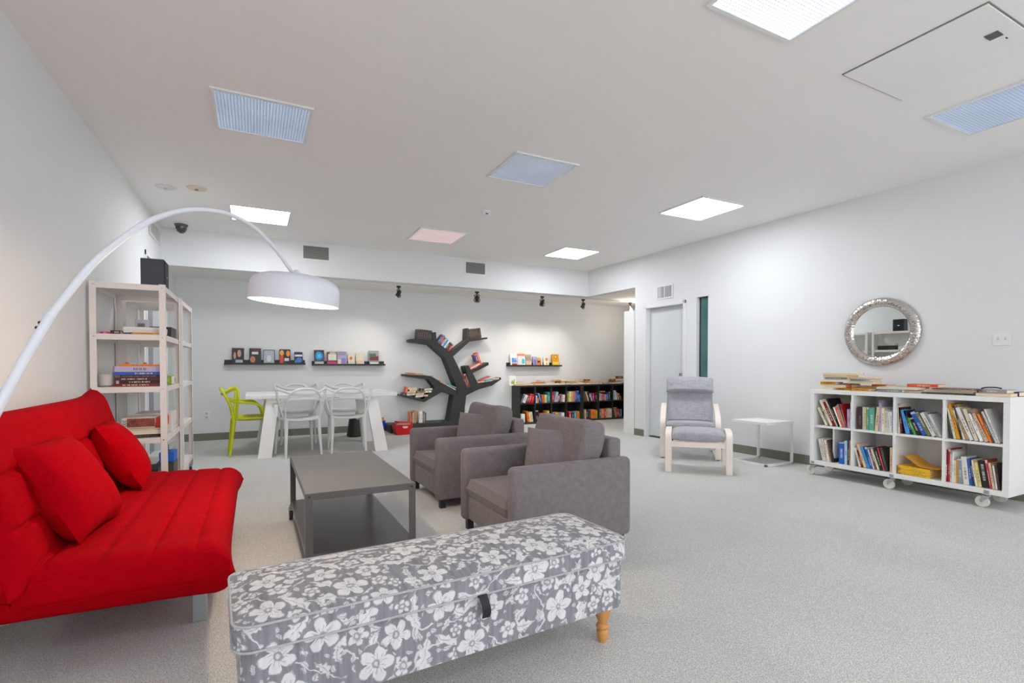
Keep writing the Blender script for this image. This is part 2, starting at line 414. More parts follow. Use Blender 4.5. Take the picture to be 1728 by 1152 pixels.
# door in the right wall
g = G()
g.box(-.014, 0, DY0 - .045, DY0, 0, DZ + .045, mtx=RW); g.box(-.014, 0, DY1, DY1 + .03, 0, DZ + .045, mtx=RW); g.box(-.014, 0, DY0 - .045, DY1 + .03, DZ, DZ + .045, mtx=RW)
g.box(0, .15, DY0, DY0 + .006, 0, DZ, mtx=RW); g.box(0, .15, DY1 - .006, DY1, 0, DZ, mtx=RW); g.box(0, .15, DY0, DY1, DZ - .006, DZ, mtx=RW)
g.box(.125, .15, DY0, DY0 + .03, 0, DZ, mtx=RW); g.box(.125, .15, DY1 - .03, DY1, 0, DZ, mtx=RW)
door = struct(g.obj('door_1', m_trimw)); tag(door, 'white flush door in its frame behind the grey lounge chair')
g = G(); g.box(.075, .118, DY0 + .009, DY1 - .009, .022, DZ - .009, bev=.003, mtx=RW); leafo = g.obj('door_leaf', mat('door_white', (214, 218, 220), .5, vary=.008), door)
g = G(); Mk = RW @ Matrix.Translation((.075, DY0 + .07, .98)) @ Matrix.Rotation(-pi / 2, 4, 'Y')
g.lathe([(0, 0), (.026, 0), (.026, .006), (.010, .010), (.010, .035), (.022, .042), (.026, .052), (.022, .062), (0, .066)], 16, mtx=Mk); g.obj('door_knob', m_chrome, leafo, smooth=True)
g = G(); g.box(.05, .15, DY0, DY1, .0, .012, mtx=RW); g.obj('threshold', m_dark, door)

# narrow window beside the door
m_teal = mat('teal_glass', (58, 112, 112), .06, vary=.10, vscale=2.2, spec=.9, coat=.5)
g = G()
for y0, y1, z0, z1 in ((WY0 - .0, WY0 + .012, WZ0, WZ1), (WY1 - .012, WY1, WZ0, WZ1), (WY0, WY1, WZ1 - .012, WZ1), (WY0, WY1, WZ0, WZ0 + .012)): g.box(-.004, .09, y0, y1, z0, z1, mtx=RW)
win = struct(g.obj('window_1', m_trimw)); tag(win, 'tall narrow teal glass window between the door and the mirror')
g = G()
for y0, y1, z0, z1 in ((WY0 + .012, WY0 + .02, WZ0, WZ1), (WY1 - .026, WY1 - .012, WZ0, WZ1), (WY0 + .012, WY1 - .012, WZ1 - .026, WZ1 - .012)): g.box(.055, .085, y0, y1, z0, z1, mtx=RW)
g.obj('window_gasket', m_black, win)
g = G(); g.box(.062, .07, WY0 + .015, WY1 - .015, WZ0 + .01, WZ1 - .015, mtx=RW); g.obj('pane', m_teal, win)

# glazed doors in the left wall, behind the white shelves
m_smoke = mat('smoked_glass', (96, 104, 112), .08, vary=.05, vscale=2, spec=.8)
for k, (y0, y1, zt) in enumerate(((LY0, LY1, LZ), (AY0, AY1, AZ))):
    g = G()
    for a, b, c, d in ((y0, y0 + .05, 0, zt), (y1 - .05, y1, 0, zt), (y0, y1, zt - .05, zt), (y0, y1, 0, .08)): g.box(-.12, .012, a, b, c, d, mtx=LW)
    dd = struct(g.obj('door_%d' % (k + 2), m_trimw)); tag(dd, ('glazed white-framed door in the wall behind the white shelves', 'narrow dark glazed door in the alcove beside the white shelves')[k])
    g = G(); g.box(-.075, -.06, y0 + .05, y1 - .05, .08, zt - .05, mtx=LW); g.obj('pane', m_smoke if k == 0 else mat('dark_glass', (52, 55, 60), .1, vary=.04), dd)

# the white end panel past the wall's edge
g = G(); g.box(.0, .60, 6.385, 6.635, 0, 1.995, bev=.004, mtx=RW)
cab = tag(g.obj('tall_cabinet', m_white), 'tall plain white cabinet end standing past the wall edge beside the door', 'cabinet')
g = G(); g.box(-.003, .001, 6.40, 6.62, .09, 1.97, mtx=RW); g.obj('side_panel', m_white, cab)

# ------------------------------------------------------------------ ceiling lights
m_lens_on = mat('lit_diffuser', (255, 255, 250), .5, vary=0, emit=PANEL_W, ecol=(247, 250, 255))
m_lens_fill = mat('fill_diffuser', (255, 255, 250), .5, vary=0, emit=PANEL_W * .4, ecol=(247, 250, 255))
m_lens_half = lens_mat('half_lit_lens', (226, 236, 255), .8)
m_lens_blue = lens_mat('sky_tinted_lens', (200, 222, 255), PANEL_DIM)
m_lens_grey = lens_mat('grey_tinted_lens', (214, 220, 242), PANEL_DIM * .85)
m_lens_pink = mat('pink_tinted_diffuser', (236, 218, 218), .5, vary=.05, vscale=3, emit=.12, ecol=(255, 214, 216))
lights = [
    (.07, 3.95, .56, m_lens_blue, 'unlit bluish prismatic ceiling panel above the arc lamp'),
    (2.19, 3.935, .56, m_lens_grey, 'unlit grey prismatic ceiling panel in front of the smoke detector'),
    (.08, 6.49, .58, m_lens_on, 'bright lit ceiling panel behind the top of the arc lamp'),
    (2.17, 6.46, .60, m_lens_pink, 'pinkish dim ceiling panel between the two header vents'),
    (4.38, 4.05, .60, m_lens_on, 'bright lit ceiling panel nearest the mirror wall'),
    (4.33, 6.52, .59, m_lens_on, 'bright lit ceiling panel nearest the corner above the door'),
    (2.235, 1.46, .57, m_lens_half, 'half lit prismatic ceiling panel cut by the top edge'),
    (4.45, 1.555, .57, m_lens_blue, 'bluish prismatic ceiling panel next to the ceiling hatch'),
    (.07, 1.46, .57, m_lens_half, 'prismatic ceiling panel overhead outside the view'),
]
for xx, yy in ((.07, -1.0), (2.2, -1.0), (4.4, -1.0)):  # extra row of unseen panels, added as fill light behind the camera
    lights.append((xx, yy, .58, m_lens_fill, 'added unseen fill light panel behind the camera, %s' % {.07: 'by the sofa wall', 2.2: 'centre of the room', 4.4: 'by the mirror wall'}[xx]))
for x, y, s, mm, lab in lights:
    t = thing('ceiling_light', lab, 'ceiling light', (x, y, ZC), group='square ceiling light panels')
    h = s / 2; g = G()
    w = .022
    for a, b, c, d in ((-h - w, -h, -h - w, h + w), (h, h + w, -h - w, h + w), (-h, h, -h - w, -h), (-h, h, h, h + w)): g.box(a, b, c, d, -.012, -.0005)
    g.obj('frame', m_trimw, t, world=False)
    g = G(); g.box(-h, h, -h, h, -.007, -.0008); g.obj('diffuser', mm, t, world=False)

# ceiling hatch
t = thing('access_hatch', 'white ceiling access hatch with a small grey grille', 'hatch', (3.43, 1.482, ZC))
g = G(); g.box(-.325, .325, -.337, .337, -.004, -.0005); g.obj('shadow_gap', mat('gap_grey', (128, 128, 130), .8), t, world=False)
g = G(); g.box(-.318, .318, -.33, .33, -.009, -.003, bev=.002); g.obj('panel', mat('hatch_white', (241, 238, 235), .7, vary=.008), t, world=False)
g = G(); g.box(-.033, .033, -.265, -.21, -.013, -.008); g.obj('grille', mat('grille_grey', (92, 92, 96), .6), t, world=False)
g = G(); g.box(.075, .095, -.262, -.257, -.011, -.008); g.obj('latch_slot', m_dark, t, world=False)

# smoke detector, dome camera, sprinkler plates
t = thing('smoke_detector', 'small white smoke detector on the ceiling between the panels', 'smoke detector', (2.31, 5.19, ZC))
g = G(); g.lathe([(0, -.002), (.062, -.002), (.060, -.016), (.045, -.020)], 24); g.obj('base', m_white, t, True, False)
g = G(); g.lathe([(.044, -.019), (.046, -.034), (.036, -.046), (0, -.047)], 24); g.obj('cover', m_trimw, t, True, False)
g = G(); g.box(-.02, .012, -.044, -.036, -.045, -.032); g.obj('sensor_slot', mat('slot_brown', (110, 95, 85), .7), t, world=False)
t = thing('dome_camera', 'small dark dome camera hanging by the header corner', 'security camera', (-.775, 7.36, ZC))
g = G(); g.lathe([(0, -.002), (.072, -.002), (.070, -.02), (.062, -.026)], 24); g.obj('mount', mat('camera_grey', (92, 93, 86), .4), t, True, False)
g = G(); g.lathe([(.061, -.024), (.059, -.05), (.046, -.082), (.024, -.102), (0, -.108)], 24); g.obj('dome', mat('smoked_dome', (58, 60, 54), .12, spec=.8), t, True, False)
for x, y, lab, cc in ((-.741, 5.885, 'plain white sprinkler cover plate above the white shelves', (222, 221, 217)), (-.48, 5.79, 'cream sprinkler plate with a brown head on the ceiling', (226, 210, 188))):
    t = thing('sprinkler_plate', lab, 'sprinkler', (x, y, ZC))
    g = G(); g.lathe([(0, -.002), (.085, -.002), (.083, -.008), (.045, -.012), (0, -.012)], 24); g.obj('plate', mat('plate_%d' % cc[2], cc, .5), t, True, False)
    g = G(); g.lathe([(0, -.011), (.016, -.011), (.012, -.024), (.0, -.026)], 10); g.obj('head', mat('head_%d' % cc[2], (150, 130, 100) if cc[2] < 200 else (205, 204, 200), .5), t, True, False)

# ------------------------------------------------------------------ vents
def vent(lab, M, w, h, nslat, split=1, dark=(70, 70, 66), slatc=(150, 150, 146)):
    """M maps x -> along the wall, y -> out of the wall, z -> up; centre at 0"""
    t = thing('air_vent', lab, 'vent'); t.matrix_world = M; WL[t.name] = Vector((0, 0, 0))
    b = .022; g = G()
    for a, c, d, e in ((-w / 2 - b, -w / 2, -h / 2 - b, h / 2 + b), (w / 2, w / 2 + b, -h / 2 - b, h / 2 + b), (-w / 2, w / 2, -h / 2 - b, -h / 2), (-w / 2, w / 2, h / 2, h / 2 + b)): g.box(a, c, 0.0005, .010, d, e)
    for k in range(1, split): x = -w / 2 + w * k / split; g.box(x - .006, x + .006, .0005, .010, -h / 2, h / 2)
    g.obj('frame', m_trimw, t, world=False)
    g = G(); g.box(-w / 2, w / 2, 0.0003, .002, -h / 2, h / 2); g.obj('backing', mat('vent_dark_%d' % dark[0], dark, .8), t, world=False)
    me = None
    for k in range(nslat):
        z = -h / 2 + h * (k + .5) / nslat
        if me is None:
            g = G(); g.box(-w / 2, w / 2, .002, .0075, -.28 * h / nslat, .28 * h / nslat); o = g.obj('slat', mat('vent_slat_%d' % slatc[0], slatc, .5), t, world=False); me = o.data
        else: o = D.objects.new('slat', me); COL.objects.link(o); o.parent = t
        o.location = (0, 0, z)
    return t
def basis(ex, ey, loc):
    ex = Vector(ex).normalized(); ey = Vector(ey).normalized(); ez = ex.cross(ey)
    return Matrix.Translation(loc) @ Matrix((ex, ey, ez)).transposed().to_4x4()
vent('grey slatted air vent on the header next to the arc lamp', basis((-1, 0, 0), (0, -1, 0), (.787, YH, 2.681)), .335, .178, 11)
vent('grey slatted air vent on the header above the tree bookshelf', basis((-1, 0, 0), (0, -1, 0), (3.197, YH, 2.677)), .335, .178, 11)
vent('white double air vent on the wall above the door', basis((0, 1, 0), (-1, 0, 0), (wall_r(5.733), 5.733, 2.205)), .295, .165, 12, 2, (120, 121, 122), (196, 197, 198))
vent('white double air vent on the left wall under the ceiling', basis((0, -1, 0), (1, 0, 0), (wall_l(7.16), 7.16, 2.665)), .62, .16, 8, 2, (150, 150, 146), (205, 205, 200))

# ------------------------------------------------------------------ outlet, switches
t = thing('wall_outlet', 'white electrical outlet on the back wall left of the green chair', 'outlet', (-.629, YB, .372))
g = G(); g.box(-.038, .038, -.007, 0, -.062, .062, bev=.003); g.obj('plate', m_white, t, world=False)
for s in (-1, 1):
    g = G(); g.box(-.018, .018, -.0095, -.006, s * .028 - .017, s * .028 + .017, bev=.004); o = g.obj('socket', mat('socket_grey', (205, 205, 205), .4), t, world=False)
    g = G(); g.box(-.008, -.005, -.0102, -.009, s * .028 - .004, s * .028 + .008); g.box(.005, .008, -.0102, -.009, s * .028 - .004, s * .028 + .008); g.obj('slot', m_dark, o, world=False)
t = thing('light_switch', 'white double light switch plate on the right wall past the mirror', 'light switch'); t.matrix_world = basis((0, 1, 0), (-1, 0, 0), (wall_r(1.932), 1.932, 1.33))
g = G(); g.box(-.058, .058, 0, .007, -.057, .057, bev=.003); g.obj('plate', m_white, t, world=False)
for s in (-1, 1):
    g = G(); g.box(s * .023 - .0055, s * .023 + .0055, .006, .009, -.012, .012); o = g.obj('toggle_slot', mat('switch_grey', (185, 185, 186), .5), t, world=False)
    g = G(); g.box(s * .023 - .004, s * .023 + .004, .008, .018, -.002, .008, bev=.0015); g.obj('toggle', m_white, o, world=False)

# ------------------------------------------------------------------ round mirror with a hammered metal rim
MC = Vector((wall_r(2.83), 2.83, 1.437))
t = thing('round_mirror', 'round wall mirror in a wide hammered silver frame above the white bookcase', 'mirror'); _n = Vector((-1, -.052, -.008)).normalized(); t.matrix_world = basis(Vector((0, 0, 1)).cross(_n) * -1, _n, MC + Vector((-.016, 0, 0)))
m_hammer = D.materials.new('hammered_silver'); m_hammer.use_nodes = True
nt = NT(m_hammer); b = nt.n['Principled BSDF']; b.inputs['Metallic'].default_value = 1; b.inputs['Roughness'].default_value = .22; b.inputs['Base Color'].default_value = lin((205, 200, 196))
v = nt.node('ShaderNodeTexVoronoi'); v.inputs['Scale'].default_value = 58; nt.link(nt.node('ShaderNodeTexCoord').outputs['Object'], v.inputs['Vector'])
bp = nt.node('ShaderNodeBump'); bp.inputs['Strength'].default_value = .55; bp.inputs['Distance'].default_value = .006; nt.link(v.outputs['Distance'], bp.inputs['Height']); nt.link(bp.outputs[0], b.inputs['Normal'])
Mx = Matrix.Rotation(-pi / 2, 4, 'X')
g = G(); n = 9
g.lathe([(.337, 0.0)] + [(.292 + .045 * cos(a), .004 + .030 * sin(a)) for a in [pi * k / n for k in range(n + 1)]] + [(.247, 0.0)], 72, mtx=Mx); g.obj('mirror_frame', m_hammer, t, True, False)
g = G(); g.lathe([(0, .006), (.252, .006)], 72, mtx=Mx)
m_mir = mat('mirror_glass', (236, 240, 238), .01, metal=1.0, vary=0)
g.obj('mirror_glass', m_mir, t, False, False)

# ------------------------------------------------------------------ track lighting in the alcove
YT = 7.92
t = thing('light_track', 'white ceiling track running behind the header', 'track', (3.6, YT, ZA))
g = G(); g.box(-3.2, 3.35, -.018, .018, -.028, -.001); g.obj('rail', m_trimw, t, world=False)
for s in (-3.2, 3.35):
    g = G(); g.box(s - .012, s + .012, -.02, .02, -.03, -.0008); g.obj('end_cap', m_white, t, world=False)
m_bulb = mat('warm_bulb', (255, 240, 215), .4, vary=0, emit=14, ecol=(255, 226, 180))
spots = [(2.03, (-.5, .55), 'first black track spotlight from the arc lamp, turned aside'), (3.36, (.25, .6), 'black track spotlight above the tree bookshelf'),
         (4.63, (.0, .6), 'black track spotlight above the hanging book ledge by the bookcase'), (5.52, (-.3, .6), 'black track spotlight second from the wall edge'),
         (6.64, (.1, -.4), 'glowing track spotlight at the wall edge above the white cabinet')]
for i, (x, dr, lab) in enumerate(spots):
    t = thing('track_spotlight', lab, 'spotlight', (x, YT, ZA - .028), group='spotlights on the ceiling track')
    g = G(); g.box(-.03, .03, -.014, .014, -.03, 0); g.lathe([(0, -.03), (.012, -.03), (.012, -.05), (0, -.05)], 10); g.obj('adapter', m_black, t, world=False)
    a = atan2(dr[1], dr[0]) - pi / 2; Mz = Matrix.Rotation(a, 4, 'Z')
    g = G(); g.tube([(-.035, 0, -.10), (-.045, 0, -.07), (0, 0, -.048), (.045, 0, -.07), (.035, 0, -.10), (.05, 0, -.16), (0, 0, -.185), (-.05, 0, -.16)], .006, 6, closed=True, smooth_n=3, mtx=Mz); g.obj('yoke', m_black, t, True, False)
    Mh = Mz @ Matrix.Translation((0, 0, -.115)) @ Matrix.Rotation(radians(-150), 4, 'X')
    g = G(); g.lathe([(0, -.05), (.022, -.05), (.030, -.03), (.034, .05), (.031, .052), (.028, .02), (0, .02)], 16, mtx=Mh); hd = g.obj('lamp_head', m_black if i < 4 else m_trimw, t, True, False)
    g = G(); g.lathe([(0, .018), (.026, .022), (.024, .046), (0, .056)], 12, mtx=Mh); g.obj('bulb', m_bulb, hd, True, False)
    if i < 4:
        ld = D.lights.new('spot_light', 'SPOT'); ld.energy = SPOT_W; ld.color = (1, .90, .78); ld.spot_size = radians(96); ld.spot_blend = .9; ld.shadow_soft_size = .015
        lo = D.objects.new('spot_light', ld); COL.objects.link(lo); lo.parent = t
        dv = (Mh.to_3x3() @ Vector((0, 0, 1))).normalized(); lo.location = Vector((0, 0, -.115)) + dv * .07
        lo.rotation_euler = dv.to_track_quat('-Z', 'Y').to_euler()
    else:
        ld = D.lights.new('spot_light', 'POINT'); ld.energy = 4; ld.color = (1, .90, .78); ld.shadow_soft_size = .04
        lo = D.objects.new('spot_light', ld); COL.objects.link(lo); lo.parent = t; lo.location = (0, -.06, -.22)
# ================================================================== furniture
def pillow(w, h, th, n=16, pinch=.06, sag=0.0):
    """scatter cushion: width x, height y, thickness z; soft pointed corners"""
    g = G()
    def P(u, v, sgn):
        a, b = 2 * u - 1, 2 * v - 1
        x = a * w / 2 * (1 - pinch * (1 - b * b) * abs(a) ** 3) ; y = b * h / 2 * (1 - pinch * (1 - a * a) * abs(b) ** 3)
        f = max(0.0, (1 - abs(a) ** 2.6) * (1 - abs(b) ** 2.6)) ** .42
        wr = .035 * sin(5 * a + 3 * b) * (1 - a * a) * (1 - b * b)
        return Vector((x, y, sgn * th / 2 * (f + wr * (1 if sgn > 0 else .3) * f)))
    g.grid(lambda u, v: P(u, v, 1), n, n); g.grid(lambda u, v: P(u, v, -1), n, n, flip=True)
    return g
# ------------------------------------------------------------------ red sofa bed
m_red = weave_mat('red_linen', (150, 0, 12), (196, 2, 20), 300, .55, .95, sheen=0.0, spec=0.05)
SY0, SY1 = 2.24, 4.03
t = thing('sofa_bed', 'red tufted fabric sofa bed along the left wall', 'sofa', (-.52, 3.13, 0))
def bump1(x, c, w): return math.exp(-((x - c) / w) ** 2)
def tufted(Lw, Wd, th, rows, cols, nu=84, nv=56, edge=.065, depth=.016, corner=.03):
    """mattress lying in x (width, 0..Wd) and y (length, 0..Lw); quilted on top, plain below"""
    def prof(a): # 0..1 from edge
        return min(1.0, a)
    def top(u, v):
        y, x = u * Lw, v * Wd
        ex = min(x, Wd - x) / edge; ey = min(y, Lw - y) / edge
        rx = sqrt(max(0, 1 - (1 - min(ex, 1)) ** 2)); ry = sqrt(max(0, 1 - (1 - min(ey, 1)) ** 2))
        z = th * (.5 + .5 * min(rx, ry) * (0.35 + .65 * max(rx, ry)))
        q = 0
        for c in rows: q = max(q, bump1(x, c * Wd, .010))
        tf = 0
        for c in cols:
            k = bump1(y, c * Lw, .018)
            q = max(q, .10 * k)
            for r in rows: tf = max(tf, math.exp(-(((x - r * Wd) / .026) ** 2 + ((y - c * Lw) / .03) ** 2)))
        z -= depth * (q + .6 * tf) * min(rx, ry)
        sp = corner * (abs(2 * u - 1) ** 6) * (abs(2 * v - 1) ** 6)
        return Vector((x + (2 * v - 1) * sp, y + (2 * u - 1) * sp, z))
    def bot(u, v):
        y, x = u * Lw, v * Wd
        ex = min(x, Wd - x) / edge; ey = min(y, Lw - y) / edge
        rx = sqrt(max(0, 1 - (1 - min(ex, 1)) ** 2)); ry = sqrt(max(0, 1 - (1 - min(ey, 1)) ** 2))
        sp = corner * (abs(2 * u - 1) ** 6) * (abs(2 * v - 1) ** 6)
        return Vector((x + (2 * v - 1) * sp, y + (2 * u - 1) * sp, th * (.5 - .5 * min(rx, ry))))
    g = G(); g.grid(top, nu, nv); g.grid(bot, nu, nv, flip=True); return g
Ls = SY1 - SY0
cols = [.1, .3, .5, .7, .9]
g = tufted(Ls, .70, .20, [.20, .42, .64, .84], cols, edge=.075, depth=.009)
Ms = Matrix.Translation((-.80, SY0, .225)) @ Matrix.Rotation(radians(1.5), 4, 'Y')
for vv in g.bm.verts: vv.co = Ms @ vv.co
g.obj('seat_mattress', m_red, t, True, weld=.0006)
g = tufted(Ls, .585, .15, [.30, .62], cols, edge=.07, depth=.014, corner=.05)
# backrest leans on the wall side: local x -> up the slope
up = Vector((-.30, 0, .93)).normalized(); nrm = Vector((up.z, 0, -up.x))
Mb = Matrix.Translation((-.800, SY0, .335)) @ Matrix((up, Vector((0, 1, 0)), nrm)).transposed().to_4x4()
for vv in g.bm.verts: vv.co = Mb @ vv.co
g.obj('back_mattress', m_red, t, True, weld=.0006)
g = G(); g.tube([(-.74, SY0 + .012, .275), (-.62, SY0 + .001, .285), (-.40, SY0 - .001, .285), (-.2, SY0 + .002, .278), (-.13, SY0 + .02, .275)], .0028, 6, smooth_n=4); g.obj('seam', m_red, t, True)
m_steel = mat('grey_steel', (172, 176, 180), .35, metal=.6)
for y in (2.56, 3.74):
    g = G(); g.box(-.245, -.190, y - .02, y + .02, 0, .25, bev=.004); g.obj('leg', m_steel, t)
    g = G(); g.box(-1.0, -.955, y - .02, y + .02, 0, .25, bev=.004); g.obj('leg', m_steel, t)
g = G(); g.box(-1.0, -.19, 2.545, 2.585, .215, .25); g.box(-1.0, -.19, 3.715, 3.755, .215, .25); g.box(-.24, -.20, 2.36, 3.92, .20, .24); g.box(-.80, -.76, 2.36, 3.92, .20, .24); g.obj('frame', m_steel, t)
g = G(); g.tube([(-.80, 2.25, .20), (-.90, 2.23, .205), (-.98, 2.22, .40), (-1.0, 2.22, .60)], .014, 8, smooth_n=4); g.obj('side_rail', m_steel, t, True)
for (yc, yaw, lab, sz) in ((2.66, 6, 'plump red cushion on the near half of the red sofa', .43), (3.57, -8, 'red cushion leaning on the far half of the red sofa', .41)):
    g = pillow(sz, sz, .19); th = radians(60)
    ex = Vector((sin(radians(yaw)), cos(radians(yaw)), 0)); ny = Vector((-cos(th), 0, sin(th))); ny = (ny - ex * ny.dot(ex)).normalized(); nz = ex.cross(ny)
    M = Matrix.Translation((-.610, yc, .405)) @ Matrix((ex, ny, nz)).transposed().to_4x4() @ Matrix.Translation((0, sz / 2, .045))
    for vv in g.bm.verts: vv.co = M @ vv.co
    tag(g.obj('sofa_cushion', m_red, None, True, weld=.0005), lab, 'cushion', 'red cushions on the sofa')

# ------------------------------------------------------------------ coffee table
m_tab = mat('graphite_metal', (96, 93, 92), .32, vary=.05, vscale=4, spec=.5)
cx0, cx1, cy0, cy1, ch = .228, .795, 2.765, 3.965, .45
t = thing('coffee_table', 'low dark grey metal coffee table on casters in front of the sofa', 'coffee table', ((cx0 + cx1) / 2, (cy0 + cy1) / 2, 0))
g = G(); g.box(cx0, cx1, cy0, cy1, ch - .006, ch, bev=.002); g.obj('table_top', m_tab, t)
g = G()
for a, b, c, d in ((cx0, cx1, cy0, cy0 + .003), (cx0, cx1, cy1 - .003, cy1), (cx0, cx0 + .003, cy0, cy1), (cx1 - .003, cx1, cy0, cy1)): g.box(a, b, c, d, ch - .036, ch - .005)
g.obj('apron', m_tab, t)
zs = .135
g = G(); g.box(cx0 + .004, cx1 - .004, cy0 + .004, cy1 - .004, zs - .004, zs)
for a, b, c, d in ((cx0 + .003, cx1 - .003, cy0 + .003, cy0 + .006), (cx0 + .003, cx1 - .003, cy1 - .006, cy1 - .003), (cx0 + .003, cx0 + .006, cy0, cy1), (cx1 - .006, cx1 - .003, cy0, cy1)): g.box(a, b, c, d, zs - .036, zs - .001)
g.obj('lower_shelf', m_tab, t)
for x, sx in ((cx0, 1), (cx1, -1)):
    for y, sy in ((cy0, 1), (cy1, -1)):
        zb = 0 if sy > 0 else .10
        g = G(); g.box(min(x, x + sx * .034), max(x, x + sx * .034), min(y, y - sy * .0035), max(y, y - sy * .0035), zb, ch - .001); g.box(min(x, x - sx * .0035), max(x, x - sx * .0035), min(y - sy * .0035, y + sy * .034), max(y - sy * .0035, y + sy * .034), zb, ch - .001)
        lg = g.obj('leg', m_tab, t)
        for z in (ch - .018, zs - .02):
            g = G(); g.lathe([(0, 0), (.006, 0), (.005, .003), (0, .0035)], 10, mtx=Matrix.Translation((x + sx * .017, y - sy * .0035, z)) @ Matrix.Rotation(pi / 2 * sy, 4, 'X')); g.obj('screw', m_black, lg, True)
        if sy < 0:
            g = G(); g.box(x - .012, x + .012, y - .03, y + .012, .075, .102); g.box(x - .016, x - .012, y - .03, y + .0, .03, .09); g.box(x + .012, x + .016, y - .03, y, .03, .09); ca = g.obj('caster', m_chrome, t)
            g = G(); g.lathe([(0, -.011), (.030, -.011), (.034, -.006), (.034, .006), (.030, .011), (0, .011)], 20, mtx=Matrix.Translation((x, y - .022, .034)) @ Matrix.Rotation(pi / 2, 4, 'Y')); g.obj('wheel', m_black, ca, True)

# ------------------------------------------------------------------ armchairs
m_cha = weave_mat('charcoal_fabric', (112, 105, 108), (148, 140, 143), 420, .6, .95)
def armchair(y0, lab, glab):
    x0, x1 = 1.24, 2.065; y1 = y0 + .80; zb, za = .065, .545; at = .085
    t = thing('armchair', lab, 'armchair', ((x0 + x1) / 2, (y0 + y1) / 2, 0), group='charcoal armchairs')
    for a, b in ((y0, y0 + at), (y1 - at, y1)):
        g = G(); g.box(x0, x1, a, b, zb, za, bev=.034, seg=4); g.obj('armrest', m_cha, t, True)
    g = G(); g.box(x0 + .03, x0 + .10, y0 + at - .002, y1 - at + .002, zb + .015, .235, bev=.008); g.obj('front_panel', m_cha, t, True)
    g = G(); g.box(x0 + .10, x1 - .12, y0 + at - .01, y1 - at + .01, zb + .03, .22); g.obj('seat_base', m_cha, t)
    # seat cushion with a crowned top
    sx0, sx1, sy0, sy1 = x0 + .008, x1 - .17, y0 + at + .004, y1 - at - .004
    g = G()
    def st(u, v, top):
        x = sx0 + (sx1 - sx0) * u; y = sy0 + (sy1 - sy0) * v; e = .035
        r = sqrt(max(0, 1 - (1 - min(1, min(x - sx0, sx1 - x) / e)) ** 2)); q = sqrt(max(0, 1 - (1 - min(1, min(y - sy0, sy1 - y) / e)) ** 2)); k = min(r, q)
        c = .018 * sin(pi * u) ** .7 * sin(pi * v) ** .7 if 0 < u < 1 and 0 < v < 1 else 0
        return Vector((x, y, .295 + (.055 * k + c if top else -.06 * k)))
    g.grid(lambda u, v: st(u, v, 1), 26, 26); g.grid(lambda u, v: st(u, v, 0), 26, 26, flip=True); g.obj('seat_cushion', m_cha, t, True, weld=.0005)
    g = G(); g.box(x1 - .125, x1 - .03, y0 + at - .02, y1 - at + .02, zb + .02, .655, bev=.022, seg=3); g.obj('back_frame', m_cha, t, True)
    # loose back cushion
    W, Hh = y1 - y0 - 2 * at - .01, .42
    g = G(); g.box(-W / 2, W / 2, 0, Hh, -.085, .085, bev=.048, seg=5)
    bmesh.ops.subdivide_edges(g.bm, edges=[e for e in g.bm.edges if e.calc_length() > .12], cuts=5, use_grid_fill=True)
    for vv in g.bm.verts:
        a = vv.co.x / (W / 2); b = vv.co.y / Hh
        vv.co.z *= 1 + .13 * (1 - a * a) * sin(pi * min(1, max(0, b)))
        vv.co.y += .012 * (abs(a) ** 3) * (1 if b > .8 else 0) - .0
        vv.co.x += .012 * sin(b * 11) * (1 if a > .8 else -1 if a < -.8 else 0)
    ex = Vector((0, -1, 0)); ey = Vector((.20, 0, .98)).normalized(); ez = ex.cross(ey)
    M = Matrix.Translation((x1 - .275, (y0 + y1) / 2, .345)) @ Matrix((ex, ey, ez)).transposed().to_4x4()
    for vv in g.bm.verts: vv.co = M @ vv.co
    g.obj('back_cushion', m_cha, t, True)
    for x in (x0 + .055, x1 - .06):
        for y in (y0 + .05, y1 - .05):
            g = G(); g.box(x - .022, x + .022, y - .022, y + .022, 0, zb + .012, bev=.003); g.obj('leg', m_black, t)
    g = pillow(.36, .33, .15)
    ex = Vector((.60, -.80, 0)).normalized(); ey = Vector((.22, .16, .95)).normalized(); ey = (ey - ex * ey.dot(ex)).normalized(); ez = ex.cross(ey)
    M = Matrix.Translation((x0 + .44, (y0 + y1) / 2 - .03, .372)) @ Matrix((ex, ey, ez)).transposed().to_4x4() @ Matrix.Translation((0, .165, 0))
    for vv in g.bm.verts: vv.co = M @ vv.co
    tag(g.obj('throw_pillow', m_cha, None, True, weld=.0005), glab, 'cushion', 'charcoal cushions on the armchairs')
armchair(2.435, 'charcoal fabric armchair nearest the floral bench', 'small charcoal cushion on the armchair nearest the floral bench')
armchair(3.70, 'charcoal fabric armchair nearest the tree bookshelf', 'small charcoal cushion on the armchair nearest the tree bookshelf')

